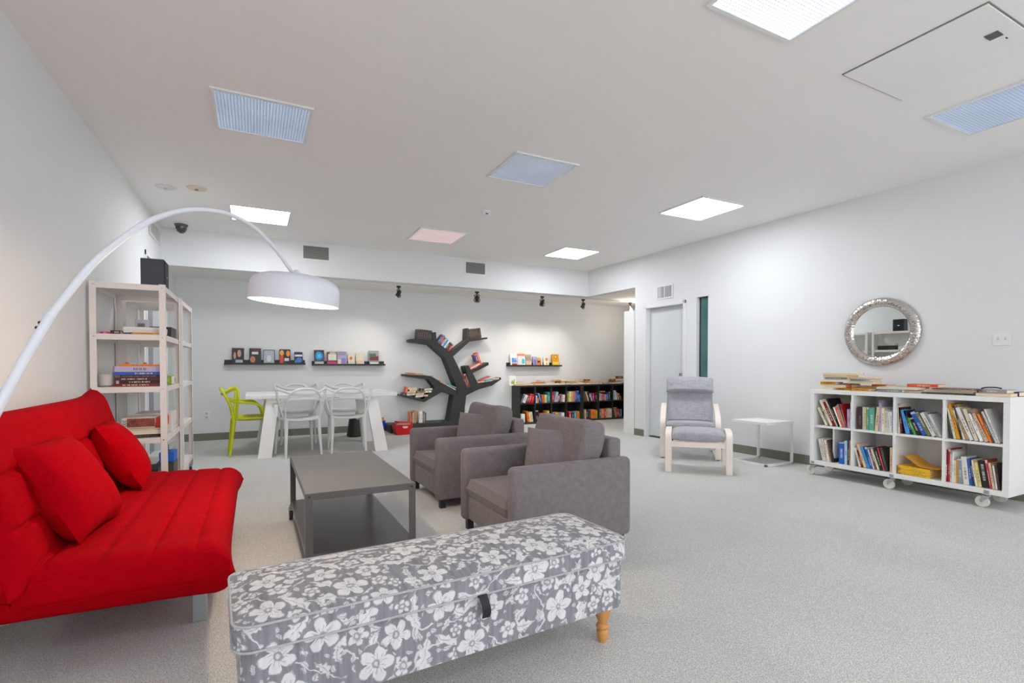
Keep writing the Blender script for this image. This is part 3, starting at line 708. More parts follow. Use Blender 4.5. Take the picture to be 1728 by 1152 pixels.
# ------------------------------------------------------------------ floral storage bench
m_flor = floral_mat()
m_pipe = mat('pale_piping', (176, 175, 178), .8, vary=.12, vscale=90)
BR = Matrix.Translation((.63, 1.52, 0)) @ Matrix.Rotation(radians(3.4), 4, 'Z')   # origin: middle of the front edge
t = thing('storage_bench', 'grey and white floral upholstered storage bench on turned wooden legs', 'bench'); t.matrix_world = BR; WL[t.name] = Vector((0, 0, 0))
BL, BD, BT = .685, .425, .432
def rrect(hx, y0, y1, r, n=5):
    pts = []
    for (cx, cy, a0) in ((hx - r, y0 + r, -pi / 2), (hx - r, y1 - r, 0), (-hx + r, y1 - r, pi / 2), (-hx + r, y0 + r, pi)):
        for k in range(n + 1): a = a0 + pi / 2 * k / n; pts.append((cx + r * cos(a), cy + r * sin(a)))
    return pts
def uvbox(g, ztop):
    uvl = g.bm.loops.layers.uv.new('UVMap')
    for f in g.bm.faces:
        n = f.normal
        for l in f.loops:
            c = l.vert.co
            if abs(n.z) > .6: l[uvl].uv = (c.x, c.y)
            elif abs(n.y) >= abs(n.x): l[uvl].uv = (c.x, (c.z - ztop) if n.y < 0 else BD + ztop - c.z)
            else: l[uvl].uv = (((BL + ztop - c.z) if n.x > 0 else (-BL - ztop + c.z)), c.y)
g = G(); seg = rrect(BL, 0, BD, .05); n = len(seg)
rings = []
for (ins, z) in ((0, .348), (0, .418)):
    rings.append([g.bm.verts.new((x * (1 - ins / BL), BD / 2 + (y - BD / 2) * (1 - 2 * ins / BD), z)) for x, y in seg])
# crowned top in concentric rings
for k in range(1, 9):
    f = 1 - (k / 8) ** 1.0
    rings.append([g.bm.verts.new((x * max(f, 0) + (1 - max(f, 0)) * max(-BL + .2, min(BL - .2, x)) * .985 if f > 0 else max(-BL + .2, min(BL - .2, x)) * .985,
                                  BD / 2 + (y - BD / 2) * f, .418 + .024 * (1 - f ** 2.2))) for x, y in seg])
for A, B in zip(rings, rings[1:]):
    for k in range(n):
        q = (A[k], A[(k + 1) % n], B[(k + 1) % n], B[k])
        try: g.bm.faces.new(q)
        except ValueError: pass
g.bm.faces.new(rings[0][::-1])
bmesh.ops.remove_doubles(g.bm, verts=g.bm.verts, dist=.0008)
bmesh.ops.recalc_face_normals(g.bm, faces=g.bm.faces); g.bm.normal_update(); uvbox(g, .43)
lid = g.obj('lid', m_flor, t, True, False)
for z in (.418, .350):
    g = G(); g.tube([(x, y, z) for x, y in rrect(BL + .002, -.002, BD + .002, .052)], .0036, 8, closed=True); g.obj('piping', m_pipe, lid, True, False)
g = G(); seg2 = rrect(BL - .016, .014, BD - .014, .035)
A = [g.bm.verts.new((x, y, .155)) for x, y in seg2]; B = [g.bm.verts.new((x, y, .346)) for x, y in seg2]
for k in range(n): g.bm.faces.new((A[k], A[(k + 1) % n], B[(k + 1) % n], B[k]))
g.bm.faces.new(A[::-1]); g.bm.faces.new(B)
bmesh.ops.recalc_face_normals(g.bm, faces=g.bm.faces); g.bm.normal_update(); uvbox(g, .43)
g.obj('storage_box', m_flor, t, True, False)
g = G()
g.grid(lambda u, v: Vector((.03 - .015 + .03 * v + .012 * u, -.012 - .016 * sin(pi * u) , .350 - .075 * u)), 8, 1); g.grid(lambda u, v: Vector((.03 - .015 + .03 * v + .012 * u, -.009 - .016 * sin(pi * u), .350 - .075 * u)), 8, 1, flip=True)
g.box(.014, .046, -.012, .002, .346, .352); g.obj('pull_strap', mat('black_webbing', (34, 34, 38), .7), lid, False, False)
m_oak = mat('turned_wood', (206, 148, 84), .45, vary=.10, vscale=14, stretch=(1, 1, .15))
for x in (-BL + .075, BL - .075):
    for y in (.075, BD - .075):
        g = G(); g.lathe([(0, .158), (.030, .158), (.033, .15), (.034, .135), (.028, .105), (.020, .085), (.018, .075), (.025, .070), (.027, .063), (.025, .057), (.018, .052), (.024, .045), (.025, .04), (.020, .02), (.0155, .004), (.014, 0), (0, 0)], 20, at=(x, y, 0)); g.obj('leg', m_oak, t, True, False)

# ------------------------------------------------------------------ lounge chair and footstool
m_birch = mat('white_birch', (238, 228, 218), .45, vary=.03, vscale=5, stretch=(1, 1, .2))
m_pgrey = weave_mat('grey_slub_fabric', (146, 146, 154), (196, 196, 203), 190, .75, .9)
ANG = atan2(-.705, -.71)     # facing direction
def ribbon(g, path, w, th, mtx=None):
    """bent lath: path in (d, z); lath width w across, thickness th; d is forward"""
    pts = spline([Vector((p[0], 0, p[1])) for p in path], 6)
    n = len(pts); top = []; bot = []
    for i, p in enumerate(pts):
        a = pts[max(0, i - 1)]; c = pts[min(n - 1, i + 1)]; tg = (c - a).normalized(); nn = Vector((-tg.z, 0, tg.x)) * (th / 2)
        top.append(p + nn); bot.append(p - nn)
    poly = [(p.x, p.z) for p in top] + [(p.x, p.z) for p in bot[::-1]]
    A = []; B = []
    for (x, z) in poly: A.append(g.bm.verts.new((x, -w / 2, z))); B.append(g.bm.verts.new((x, w / 2, z)))
    m = len(poly); fs = []
    for i in range(m): fs.append(g.bm.faces.new((A[i], A[(i + 1) % m], B[(i + 1) % m], B[i])))
    for i in range(n - 1):
        fs.append(g.bm.faces.new((A[i], A[i + 1], A[m - 2 - i], A[m - 1 - i]))); fs.append(g.bm.faces.new((B[i], B[i + 1], B[m - 2 - i], B[m - 1 - i])))
    if mtx is not None:
        for v in A + B: v.co = mtx @ v.co
    return g
def pad(g, path, w, th, n=10, bulge=.25, ridges=()):
    """cushion swept along (d, z) path"""
    pts = spline([Vector((p[0], 0, p[1])) for p in path], n); L = len(pts) - 1
    def P(u, v):
        i = u * L; k = min(int(i), L - 1); f = i - k; p = pts[k].lerp(pts[k + 1], f)
        tg = (pts[min(L, k + 1)] - pts[max(0, k)]).normalized(); nn = Vector((-tg.z, 0, tg.x))
        a = 2 * pi * v; ca, sa = cos(a), sin(a)
        e = .35
        yy = w / 2 * (abs(ca) ** e) * (1 if ca > 0 else -1); zz = th / 2 * (abs(sa) ** .75) * (1 if sa > 0 else -1)
        zz *= 1 + bulge * (1 - (2 * yy / w) ** 2)
        end = sqrt(max(0, 1 - (1 - min(1, min(u, 1 - u) * L / 4)) ** 2)); zz *= .25 + .75 * end
        for r, dp in ridges: zz *= 1 - dp * math.exp(-((u - r) / .012) ** 2)
        return p + nn * zz + Vector((0, yy, 0))
    vs = g.grid(P, L * 2, 40, closed_v=True)
    g.bm.faces.new(vs[0][::-1]); g.bm.faces.new(vs[-1]); return g
t = thing('lounge_chair', 'bentwood lounge chair with grey cushion and headrest in front of the door', 'lounge chair', (4.585, 4.385, 0), ANG)
for s in (-1, 1):
    M = Matrix.Translation((0, s * .31, 0))
    g = G(); ribbon(g, [(.012, .02), (0, .15), (-.005, .36), (-.03, .44), (-.10, .50), (-.26, .555), (-.44, .60), (-.56, .615)], .060, .022, M); ribbon(g, [(-.01, .012), (-.2, .012), (-.5, .012), (-.66, .012)], .056, .022, M); g.obj('arm_frame', m_birch, t, True, False)
    g = G(); ribbon(g, [(.06, .375), (-.10, .345), (-.27, .30), (-.38, .31), (-.47, .42), (-.56, .66), (-.65, .90)], .05, .022, Matrix.Translation((0, s * .245, 0))); g.obj('seat_rail', m_birch, t, True, False)
    g = G(); ribbon(g, [(-.66, .012), (-.60, .16), (-.52, .36), (-.50, .44)], .05, .02, Matrix.Translation((0, s * .275, 0))); g.obj('back_leg', m_birch, t, True, False)
    for d in (-.01, -.62):
        g = G(); g.lathe([(0, 0), (.014, 0), (.014, .006), (0, .006)], 10, at=(d, s * .31, -.0)); g.obj('foot_pad', m_black, t, True, False)
g = G(); g.box(-.03, .02, -.29, .29, .34, .365); g.box(-.42, -.40, -.28, .28, .28, .34); g.obj('cross_rail', m_birch, t, world=False)
g = G(); pad(g, [(.10, .405), (-.02, .405), (-.14, .385), (-.27, .35), (-.36, .375), (-.42, .48), (-.50, .68), (-.565, .84)], .545, .085, ridges=((.50, .45), (.62, .35))); g.obj('seat_cushion', m_pgrey, t, True, False)
g = G(); pad(g, [(-.440, .770), (-.465, .825), (-.492, .88), (-.535, .925)], .56, .125, ridges=()); g.obj('head_cushion', m_pgrey, t, True, False)
t = thing('footstool', 'grey cushioned bentwood footstool in front of the lounge chair', 'footstool', (4.058, 3.768, 0), ANG)
for s in (-1, 1):
    M = Matrix.Translation((0, s * .295, 0))
    g = G(); ribbon(g, [(0, 0), (0, .14), (-.002, .30), (-.02, .375), (-.08, .412), (-.20, .425), (-.36, .42), (-.445, .395), (-.475, .32), (-.50, .16), (-.52, 0)], .060, .022, M); g.obj('side_frame', m_birch, t, True, False)
g = G(); g.box(-.03, -.008, -.285, .285, .262, .315); g.box(-.42, -.40, -.27, .27, .30, .345); g.obj('cross_rail', m_birch, t, world=False)
g = G(); g.box(-.40, -.04, -.25, .25, .315, .328); g.obj('webbing', m_birch, t, world=False)
g = G(); pad(g, [(-.005, .362), (-.10, .382), (-.25, .388), (-.42, .388)], .525, .085); g.obj('cushion', m_pgrey, t, True, False)

# ------------------------------------------------------------------ side table
t = thing('side_table', 'small white metal side table with open tube base beside the lounge chair', 'side table', (5.19, 3.88, 0))
a0, a1, b0, b1, hh = 4.955, 5.415, 3.655, 4.105, .475
q = .0125
g = G(); g.box(a0, a1, b0, b0 + 2 * q, 0, 2 * q, bev=.003); g.box(a0, a1, b1 - 2 * q, b1, 0, 2 * q, bev=.003); g.box(a0, a0 + 2 * q, b0, b1, 0, 2 * q, bev=.003); g.obj('base_frame', m_white, t)
for y in (b0, b1 - 2 * q):
    g = G(); g.box(a1 - 2 * q, a1, y, y + 2 * q, 0, hh - .01, bev=.003); g.obj('upright', m_white, t)
g = G(); g.box(a0, a1, b0, b1, hh - .022, hh, bev=.004); 
tt = g.obj('table_top', m_white, t)
g = G()
for x0_, x1_, y0_, y1_ in ((a0, a1, b0, b0 + .008), (a0, a1, b1 - .008, b1), (a0, a0 + .008, b0, b1), (a1 - .008, a1, b0, b1)): g.box(x0_, x1_, y0_, y1_, hh - .001, hh + .008)
g.obj('rim', m_white, tt)

# ------------------------------------------------------------------ dining table and chairs
t = thing('dining_table', 'long white dining table with splayed slab legs', 'table', (.82, 7.38, 0))
g = G(); g.box(-.10, 1.745, 6.90, 7.90, .695, .745, bev=.006); g.obj('table_top', m_white, t)
def slab_leg(xt, yt, xb, yb, wt, wb, sx):
    g = G()
    A = [(xt - wt / 2, yt - .03, .697), (xt + wt / 2, yt - .03, .697), (xt + wt / 2, yt + .03, .697), (xt - wt / 2, yt + .03, .697)]
    B = [(xb - wb / 2, yb - .03, 0), (xb + wb / 2, yb - .03, 0), (xb + wb / 2, yb + .03, 0), (xb - wb / 2, yb + .03, 0)]
    va = [g.bm.verts.new(p) for p in A]; vb = [g.bm.verts.new(p) for p in B]
    g.bm.faces.new(va); g.bm.faces.new(vb[::-1])
    for k in range(4): g.bm.faces.new((va[k], vb[k], vb[(k + 1) % 4], va[(k + 1) % 4]))
    g.obj('leg', m_white, t)
slab_leg(.205, 6.97, .105, 6.75, .145, .15, -1); slab_leg(1.405, 6.97, 1.475, 6.68, .145, .16, 1); slab_leg(.205, 7.83, .09, 8.02, .145, .15, -1); slab_leg(1.405, 7.83, 1.50, 7.60, .145, .15, 1)
def loop_chair(name_mat, lab, loc, rz):
    """stacking plastic armchair with three interlaced back outlines; faces +y"""
    t = thing('loop_back_chair', lab, 'chair', loc, rz, group='loop back chairs around the dining table')
    m = name_mat
    g = G()
    def S(u, v, top):
        a, b = 2 * u - 1, 2 * v - 1
        w = .235 - .02 * (1 - v) ; x = a * w * (1 - .10 * abs(b) ** 4); y = b * .215 * (1 - .06 * abs(a) ** 4)
        z = .455 + .018 * (abs(a) ** 3) - .02 * (1 - a * a) * (1 - b * b) - .012 * max(0, b) ** 3
        return Vector((x, y, z if top else z - .022))
    va = g.grid(lambda u, v: S(u, v, 1), 14, 14); vb = g.grid(lambda u, v: S(u, v, 0), 14, 14, flip=True)
    edge = lambda vs: [vs[i][0] for i in range(15)] + [vs[14][j] for j in range(1, 15)] + [vs[i][14] for i in range(13, -1, -1)] + [vs[0][j] for j in range(13, 0, -1)]
    ea, eb = edge(va), edge(vb); n = len(ea)
    for k in range(n): g.bm.faces.new((ea[k], ea[(k + 1) % n], eb[(k + 1) % n], eb[k]))
    g.obj('seat', m, t, True, False)
    for s in (-1, 1):
        g = G(); g.tube([(s * .19, -.185, .46), (s * .195, -.20, .30), (s * .21, -.235, 0)], [.026, .022, .014], 10, smooth_n=4); g.obj('leg', m, t, True, False)
        g = G(); g.tube([(s * .205, .175, .46), (s * .21, .185, .30), (s * .225, .205, 0)], [.025, .021, .013], 10, smooth_n=4); g.obj('leg', m, t, True, False)
    r = .0135
    g = G(); g.tube([(-.20, -.185, .44), (-.205, -.215, .60), (-.185, -.27, .73), (-.12, -.31, .805), (0, -.325, .828), (.12, -.31, .805), (.185, -.27, .73), (.205, -.215, .60), (.20, -.185, .44)], r, 8, smooth_n=5, flat=1.25); g.obj('back_loop', m, t, True, False)
    g = G(); g.tube([(-.20, -.16, .45), (-.245, -.155, .58), (-.28, -.145, .74), (-.285, -.155, .825), (-.25, -.205, .812), (-.15, -.275, .772), (0, -.308, .755), (.15, -.275, .772), (.25, -.205, .812), (.285, -.155, .825), (.28, -.145, .74), (.245, -.155, .58), (.20, -.16, .45)], r, 8, smooth_n=4, flat=1.2); g.obj('ear_loop', m, t, True, False)
    g = G(); g.tube([(-.225, .16, .455), (-.262, .13, .56), (-.275, .06, .635), (-.27, -.06, .655), (-.245, -.17, .665), (-.17, -.238, .69), (0, -.262, .70), (.17, -.238, .69), (.245, -.17, .665), (.27, -.06, .655), (.275, .06, .635), (.262, .13, .56), (.225, .16, .455)], r, 8, smooth_n=4, flat=1.2); g.obj('arm_loop', m, t, True, False)
    return t
m_lime = mat('lime_plastic', (206, 212, 16), .42, vary=.03)
m_wpl = mat('white_plastic', (226, 226, 226), .40, vary=.01)
loop_chair(m_lime, 'lime green loop-backed plastic chair at the head of the white table', (-.05, 7.235, 0), radians(-90 + 4))
w0 = loop_chair(m_wpl, 'white loop-backed chair tucked under the table nearest the lime chair', (.49, 6.87, 0), radians(11))
for lab, loc, rz in (('white loop-backed chair tucked under the table beside the splayed end leg', (1.085, 6.92, 0), radians(-4)),
                     ('white loop-backed chair on the far side of the table nearest the lime chair', (.555, 7.95, 0), radians(180)),
                     ('white loop-backed chair on the far side of the table under the ledge gap', (1.215, 7.95, 0), radians(176))):
    c = copy_tree(w0); c['label'] = lab; c.location = loc; c.rotation_euler = (0, 0, rz)

# ------------------------------------------------------------------ arc lamp
m_lampw = mat('lamp_white', (226, 228, 236), .35, vary=.01)
B0 = Vector((-.85, 1.70)); S0 = Vector((.20, 3.0)); dv = (S0 - B0).normalized(); nn2 = Vector((dv.y, -dv.x))
def lamp_pt(x, y):
    w = _ray(x, y); k = (nn2.dot(B0)) / (nn2.x * w.x + nn2.y * w.y); return Vector((0, 0, CAMH)) + w * k
arcpx = [(0, 682), (40, 608), (85, 533), (150, 452), (200, 408), (250, 374), (300, 357), (345, 354), (390, 363), (430, 385), (465, 420), (490, 455), (502, 466)]
arc = [lamp_pt(*q) for q in arcpx]
low = arc[0] + (arc[0] - arc[1]).normalized() * (arc[0].z / ((arc[1] - arc[0]).normalized().z)) * .995
t = thing('arc_lamp', 'white arc floor lamp with a drum shade reaching over the coffee table', 'floor lamp', (low.x, low.y, 0))
g = G(); g.lathe([(0, 0), (.165, 0), (.17, .006), (.165, .022), (.03, .03), (0, .03)], 36, at=(low.x, low.y, 0)); g.obj('base', m_lampw, t, True)
joint = arc[2]
g = G(); g.tube([(low.x, low.y, .02)] + [arc[0], arc[1], joint], .0138, 12, smooth_n=5); pole = g.obj('pole', m_lampw, t, True)
for k in (.05, .08):
    p = joint + (arc[1] - joint).normalized() * k * .6
    g = G(); g.lathe([(0, 0), (.005, 0), (.004, .004), (0, .005)], 8, mtx=Matrix.Translation(p) @ Matrix.Rotation(0, 4, 'X') @ Vector((-nn2.x * 0 - .9, -.3, .3)).to_track_quat('Z', 'Y').to_matrix().to_4x4() @ Matrix.Translation((0, 0, .0135))); g.obj('screw', m_black, pole, True)
g = G(); g.tube(arc[2:], [.0122, .0118, .011, .0105, .010, .009], 12, smooth_n=6); g.obj('arc_tube', m_lampw, t, True)
g = G(); dj = (arc[3] - arc[2]).normalized(); g.tube([joint - dj * .006, joint + dj * .006], .0148, 12); g.obj('collar', m_lampw, t, True)
hx = at_y(497, 512, 3.0); sc_ = Vector((hx.x, 3.0, hx.z))
MS = Matrix.Translation(sc_) @ Matrix.Rotation(radians(4.6), 4, 'Y') @ Matrix.Rotation(radians(2.5), 4, 'X')
R = .228
g = G(); g.lathe([(R, 0), (R, .06), (R - .004, .095), (R - .02, .122), (R - .055, .142), (R - .11, .152), (0, .158), ], 56, mtx=MS)
g.lathe([(R - .003, 0.0005), (R - .003, .06), (R - .008, .092), (R - .025, .117), (R - .06, .137), (0, .150)], 56, mtx=MS); 
g.lathe([(R - .003, .0005), (R, 0)], 56, mtx=MS)
shade = g.obj('lamp_shade', m_lampw, t, True)
g = G(); g.lathe([(0, .152), (.016, .152), (.016, .175), (.010, .182), (0, .183)], 16, mtx=MS); g.obj('cap_nut', m_lampw, shade, True)
bc = MS @ Vector((0, 0, .045))
g = G(); g.lathe([(0, .15), (.018, .15), (.018, .09), (.0, .09)], 14, mtx=MS); g.obj('socket', m_white, shade, True)
g = G(); g.lathe([(0, .09), (.014, .086), (.028, .052), (.034, .028), (.030, .004), (.016, -.010), (0, -.014)], 18, mtx=MS)
g.obj('bulb', mat('lamp_bulb', (255, 236, 205), .4, vary=0, emit=25, ecol=(255, 222, 176)), shade, True)
ld = D.lights.new('lamp_light', 'POINT'); ld.energy = LAMP_W; ld.color = (1, .80, .58); ld.shadow_soft_size = .04
lo = D.objects.new('lamp_light', ld); COL.objects.link(lo); lo.parent = t; lo.location = (MS @ Vector((0, 0, -.035))) - Vector((low.x, low.y, 0))
# ================================================================== books
BC = {'cream': (236, 226, 202), 'white': (236, 235, 232), 'black': (30, 30, 34), 'dark red': (128, 24, 34), 'red': (196, 36, 40), 'crimson': (206, 20, 46), 'maroon': (92, 26, 44),
      'brown': (112, 72, 52), 'dark brown': (66, 50, 46), 'tan': (198, 164, 122), 'peach': (236, 200, 168), 'orange': (238, 130, 40), 'orange red': (226, 92, 56), 'yellow': (246, 196, 40), 'pale yellow': (240, 222, 146),
      'olive': (112, 116, 66), 'green': (70, 150, 60), 'lime': (150, 196, 60), 'dark green': (40, 78, 62), 'teal': (46, 150, 160), 'sea green': (96, 170, 146), 'blue': (36, 96, 190), 'sky blue': (70, 160, 220), 'pale blue': (176, 204, 226),
      'navy': (38, 46, 84), 'slate': (96, 112, 130), 'grey': (150, 152, 154), 'lavender': (184, 172, 204), 'purple': (104, 84, 150), 'magenta': (206, 28, 120), 'pink': (232, 150, 172), 'rose': (206, 72, 84), 'salmon': (232, 156, 130), 'amber': (226, 158, 36), 'charcoal': (62, 62, 64)}
m_page = mat('book_pages', (240, 214, 168), .9, vary=.06, vscale=60, stretch=(1, 1, 14))
_t = NT(m_page); _b = _t.n['Principled BSDF']; _old = _b.inputs['Base Color'].links[0].from_socket
_oi = _t.node('ShaderNodeObjectInfo'); _t.link(_t.mix(_t.math('MULTIPLY', _oi.outputs['Random'], .85), _old, lin((238, 234, 224))), _b.inputs['Base Color'])
def cover_mat(c):
    key = 'cover_' + c.replace(' ', '_')
    if key in _M: return _M[key]
    m = D.materials.new(key); m.use_nodes = True; _M[key] = m
    t = NT(m); b = t.n['Principled BSDF']; b.inputs['Roughness'].default_value = .42
    base = lin(BC[c]); lum = sum(base[:3]) / 3
    ink = lin((236, 230, 214)) if lum < .35 else lin((70, 56, 60))
    if c in ('dark brown', 'charcoal'): ink = lin((140, 116, 96))
    oi = t.node('ShaderNodeObjectInfo'); tc = t.node('ShaderNodeTexCoord'); sp = t.node('ShaderNodeSeparateXYZ'); t.link(tc.outputs['Generated'], sp.inputs[0])
    # a printed block on the spine whose place and length differ from book to book
    r = oi.outputs['Random']
    lo = t.math('MULTIPLY_ADD', r, .25, .12); hi = t.math('MULTIPLY_ADD', t.math('FRACT', t.math('MULTIPLY', r, 7.3)), .35, .52)
    inz = t.math('MULTIPLY', t.math('GREATER_THAN', sp.outputs[2], lo), t.math('LESS_THAN', sp.outputs[2], hi))
    inx = t.math('MULTIPLY', t.math('GREATER_THAN', sp.outputs[0], .3), t.math('LESS_THAN', sp.outputs[0], .72))
    nz = t.node('ShaderNodeTexNoise'); nz.noise_dimensions = '1D'; nz.inputs['Scale'].default_value = 34; t.link(t.math('ADD', sp.outputs[2], t.math('MULTIPLY', r, 40.0)), nz.inputs['W'])
    f = t.math('MULTIPLY', t.math('MULTIPLY', inz, inx), t.math('GREATER_THAN', nz.outputs['Fac'], .5))
    onsp = t.math('LESS_THAN', sp.outputs[1], .02)
    band = t.math('MULTIPLY', t.math('GREATER_THAN', sp.outputs[2], t.math('MULTIPLY_ADD', r, .1, .88)), t.math('GREATER_THAN', t.math('FRACT', t.math('MULTIPLY', r, 13.7)), .55))
    f = t.math('MULTIPLY', t.math('MAXIMUM', f, t.math('MULTIPLY', band, .7)), t.math('MULTIPLY', onsp, .8))
    vn = t.node('ShaderNodeHueSaturation'); vn.inputs['Color'].default_value = base
    t.link(t.math('MULTIPLY_ADD', r, .3, .82), vn.inputs['Value'])
    t.link(t.mix(f, vn.outputs[0], ink), b.inputs['Base Color'])
    return m
LABELS = {}
_bk = {}
def book(M, w, h, d, c, lab, group, cat='book', name='book', cmat=None):
    """closed book: x thickness 0..w, y depth 0..d (spine at 0), z height 0..h; M places it"""
    w = max(w, .006); key = (round(w, 3), round(h, 2), round(d, 2), c if cmat is None else cmat.name)
    if key not in _bk:
        w_, h_, d_ = key[0], key[1], key[2]; tb = min(.0028, w_ * .22)
        g = G(); g.prism([(0, 0), (w_, 0), (w_, d_), (w_ - tb, d_), (w_ - tb, tb), (tb, tb), (tb, d_), (0, d_)], 0, h_, 'z')
        a = g.mesh('book_cover', cmat or cover_mat(c))
        g = G(); g.box(tb, w_ - tb, tb, d_ - .004, .003, h_ - .003); _bk[key] = (a, g.mesh('book_pages', m_page))
    a, pgs = _bk[key]
    o = D.objects.new(name, a); COL.objects.link(o); o.matrix_world = M; WL[o.name] = M.translation.copy()
    p = D.objects.new('pages', pgs); COL.objects.link(p); p.parent = o
    LABELS.setdefault(lab, 0); LABELS[lab] += 1
    return tag(o, lab, cat, group)
ORD = ['first', 'second', 'third', 'fourth', 'fifth', 'sixth', 'seventh', 'eighth', 'ninth', 'tenth', 'eleventh', 'twelfth', 'thirteenth', 'fourteenth', 'fifteenth', 'sixteenth', 'seventeenth', 'eighteenth']
def stand_row(rows, toworld, U, V, zs, org, where, group, scale, o0, depth=.16, inset=.02):
    """rows: (xb, w, xt, yt, colour) in picture units of a crop (origin o0, scale); U: unit vector along the shelf, V: into the shelf"""
    U = Vector(U); V = Vector(V)
    for k, (xb, w, xt, yt, c) in enumerate(rows):
        px = lambda x, y: (o0[0] + x / scale, o0[1] + y / scale)
        # bottom of the spine sits on the shelf: find the picture row by stepping
        def onshelf(x):
            y = 600.0
            for _ in range(6):
                p = toworld(x, y); y += (p.z - zs) * FPX / max(.5, Vector((p.x, p.y)).length * .9)
            return p
        pb = onshelf(px(xb, 0)[0]); pw = onshelf(px(xb + w, 0)[0]); pt = toworld(*px(xt, yt))
        du = (pt - pb).dot(U); dz = max(.05, pt.z - zs); th = max(.007, (pw - pb).dot(U) * .96)
        L = sqrt(du * du + dz * dz); upv = (U * (du / L) + Vector((0, 0, dz / L))); rt = U * (dz / L) - Vector((0, 0, du / L))
        base = pb + V * inset; base.z = zs + .0012
        if du > 0: base = base + Vector((0, 0, th * du / L))       # leaning the other way: stand on the far corner
        M = Matrix.Translation(base) @ Matrix((rt, V, upv)).transposed().to_4x4()
        book(M, th, L, min(depth, .5 * L + .06), c, '%s book, %s from left, %s' % (c, ORD[k], where), group)
PAGES_OUT = ('cream', 'peach', 'tan', 'white', 'salmon')
def lie(cx, cy, z, a, b, th, yaw, c, lab, group, cat='book', name='book', cmat=None):
    """book lying flat: spine length a along the direction yaw, width b behind it"""
    if c not in PAGES_OUT: yaw += pi          # spine towards the room
    ex = Vector((0, 0, 1)); ez = Vector((cos(yaw), sin(yaw), 0)); ey = ez.cross(ex)
    M = Matrix.Translation(Vector((cx, cy, z + .0008)) - ez * a / 2 - ey * b / 2) @ Matrix((ex, ey, ez)).transposed().to_4x4()
    return book(M, th, a, b, c, lab, group, cat, name, cmat)

# ------------------------------------------------------------------ white bookcase on casters
X0, X1, Y0, Y1, Z0, Z1 = 5.032, 5.422, 1.692, 3.222, .112, .866
t = thing('rolling_bookcase', 'white eight-bay bookcase on casters under the round mirror', 'bookcase', ((X0 + X1) / 2, (Y0 + Y1) / 2, 0))
m_bc = mat('bookcase_white', (240, 240, 239), .4, vary=.008)
TH = .040
for a, b, nm in ((Z1 - TH, Z1, 'top_panel'), (Z0, Z0 + TH, 'bottom_panel')):
    g = G(); g.box(X0, X1, Y0, Y1, a, b, bev=.002); g.obj(nm, m_bc, t)
for a, b in ((Y0, Y0 + TH), (Y1 - TH, Y1)):
    g = G(); g.box(X0 + .0005, X1, a + .0005, b - .0005, Z0 + TH, Z1 - TH); g.obj('side_panel', m_bc, t)
g = G(); g.box(X1 - .006, X1, Y0 + TH, Y1 - TH, Z0 + TH, Z1 - TH); g.obj('back_panel', m_bc, t)
zm = .498
divs = [at_x(1437.5, 700, X0).y, at_x(1508.5, 700, X0).y, at_x(1592.5, 700, X0).y]
for d in divs:
    g = G(); g.box(X0 + .003, X1 - .006, d - .009, d + .009, Z0 + TH, Z1 - TH); g.obj('divider', m_bc, t)
edges = [Y1 - TH] + divs + [Y0 + TH]
for k in range(4):
    g = G(); g.box(X0 + .004, X1 - .006, edges[k + 1] + (.009 if k < 3 else 0), edges[k] - (.009 if k else 0), zm - .010, zm + .010); g.obj('shelf', m_bc, t)
yd = at_x(1410.5, 760, X0 + .1).y
g = G(); g.box(X0 + .06, X1 - .006, yd - .008, yd + .008, Z0 + TH, zm - .01); g.obj('divider', m_bc, t)
m_wheel = mat('wheel_white', (226, 222, 212), .5)
for cx in (X0 + .035, X1 - .05):
    for cy in (Y0 + .13, (Y0 + Y1) / 2 + .02, Y1 - .03):
        g = G(); g.box(cx - .028, cx + .028, cy - .028, cy + .028, Z0 - .006, Z0); g.lathe([(0, Z0 - .006), (.02, Z0 - .006), (.016, Z0 - .02), (0, Z0 - .02)], 12, at=(cx, cy, 0))
        g.prism([(cy - .012, Z0 - .016), (cy + .03, Z0 - .016), (cy + .048, .05), (cy + .036, .038), (cy + .02, .06), (cy - .012, .085)], cx - .020, cx - .016, 'x'); g.prism([(cy - .012, Z0 - .016), (cy + .03, Z0 - .016), (cy + .048, .05), (cy + .036, .038), (cy + .02, .06), (cy - .012, .085)], cx + .016, cx + .020, 'x')
        ca = g.obj('caster', m_chrome, t)
        g = G(); g.lathe([(0, -.013), (.014, -.013), (.03, -.010), (.0425, -.012), (.0455, -.006), (.0455, .006), (.0425, .012), (.03, .010), (.014, .013), (0, .013)], 24, mtx=Matrix.Translation((cx, cy + .036, .0456)) @ Matrix.Rotation(pi / 2, 4, 'Y')); g.obj('wheel', m_wheel, ca, True)
        if cx < X0 + .1:
            g = G(); g.box(X0 - .003, X0 + .001, cy - .016, cy + .016, Z0 + .004, Z0 + .03, bev=.001); g.obj('bracket', m_steel, t)
WX = X0 + .012
tw = lambda x, y: at_x(x, y, WX)
UV_, VV_ = (0, -1, 0), (1, 0, 0)
zu, zl = zm + .010, Z0 + TH
Z7 = ((1360, 650), 5.758); Z5 = ((1350, 600), 4.267); Z8 = ((1540, 650), 5.234)
gW = 'books in the white rolling bookcase'
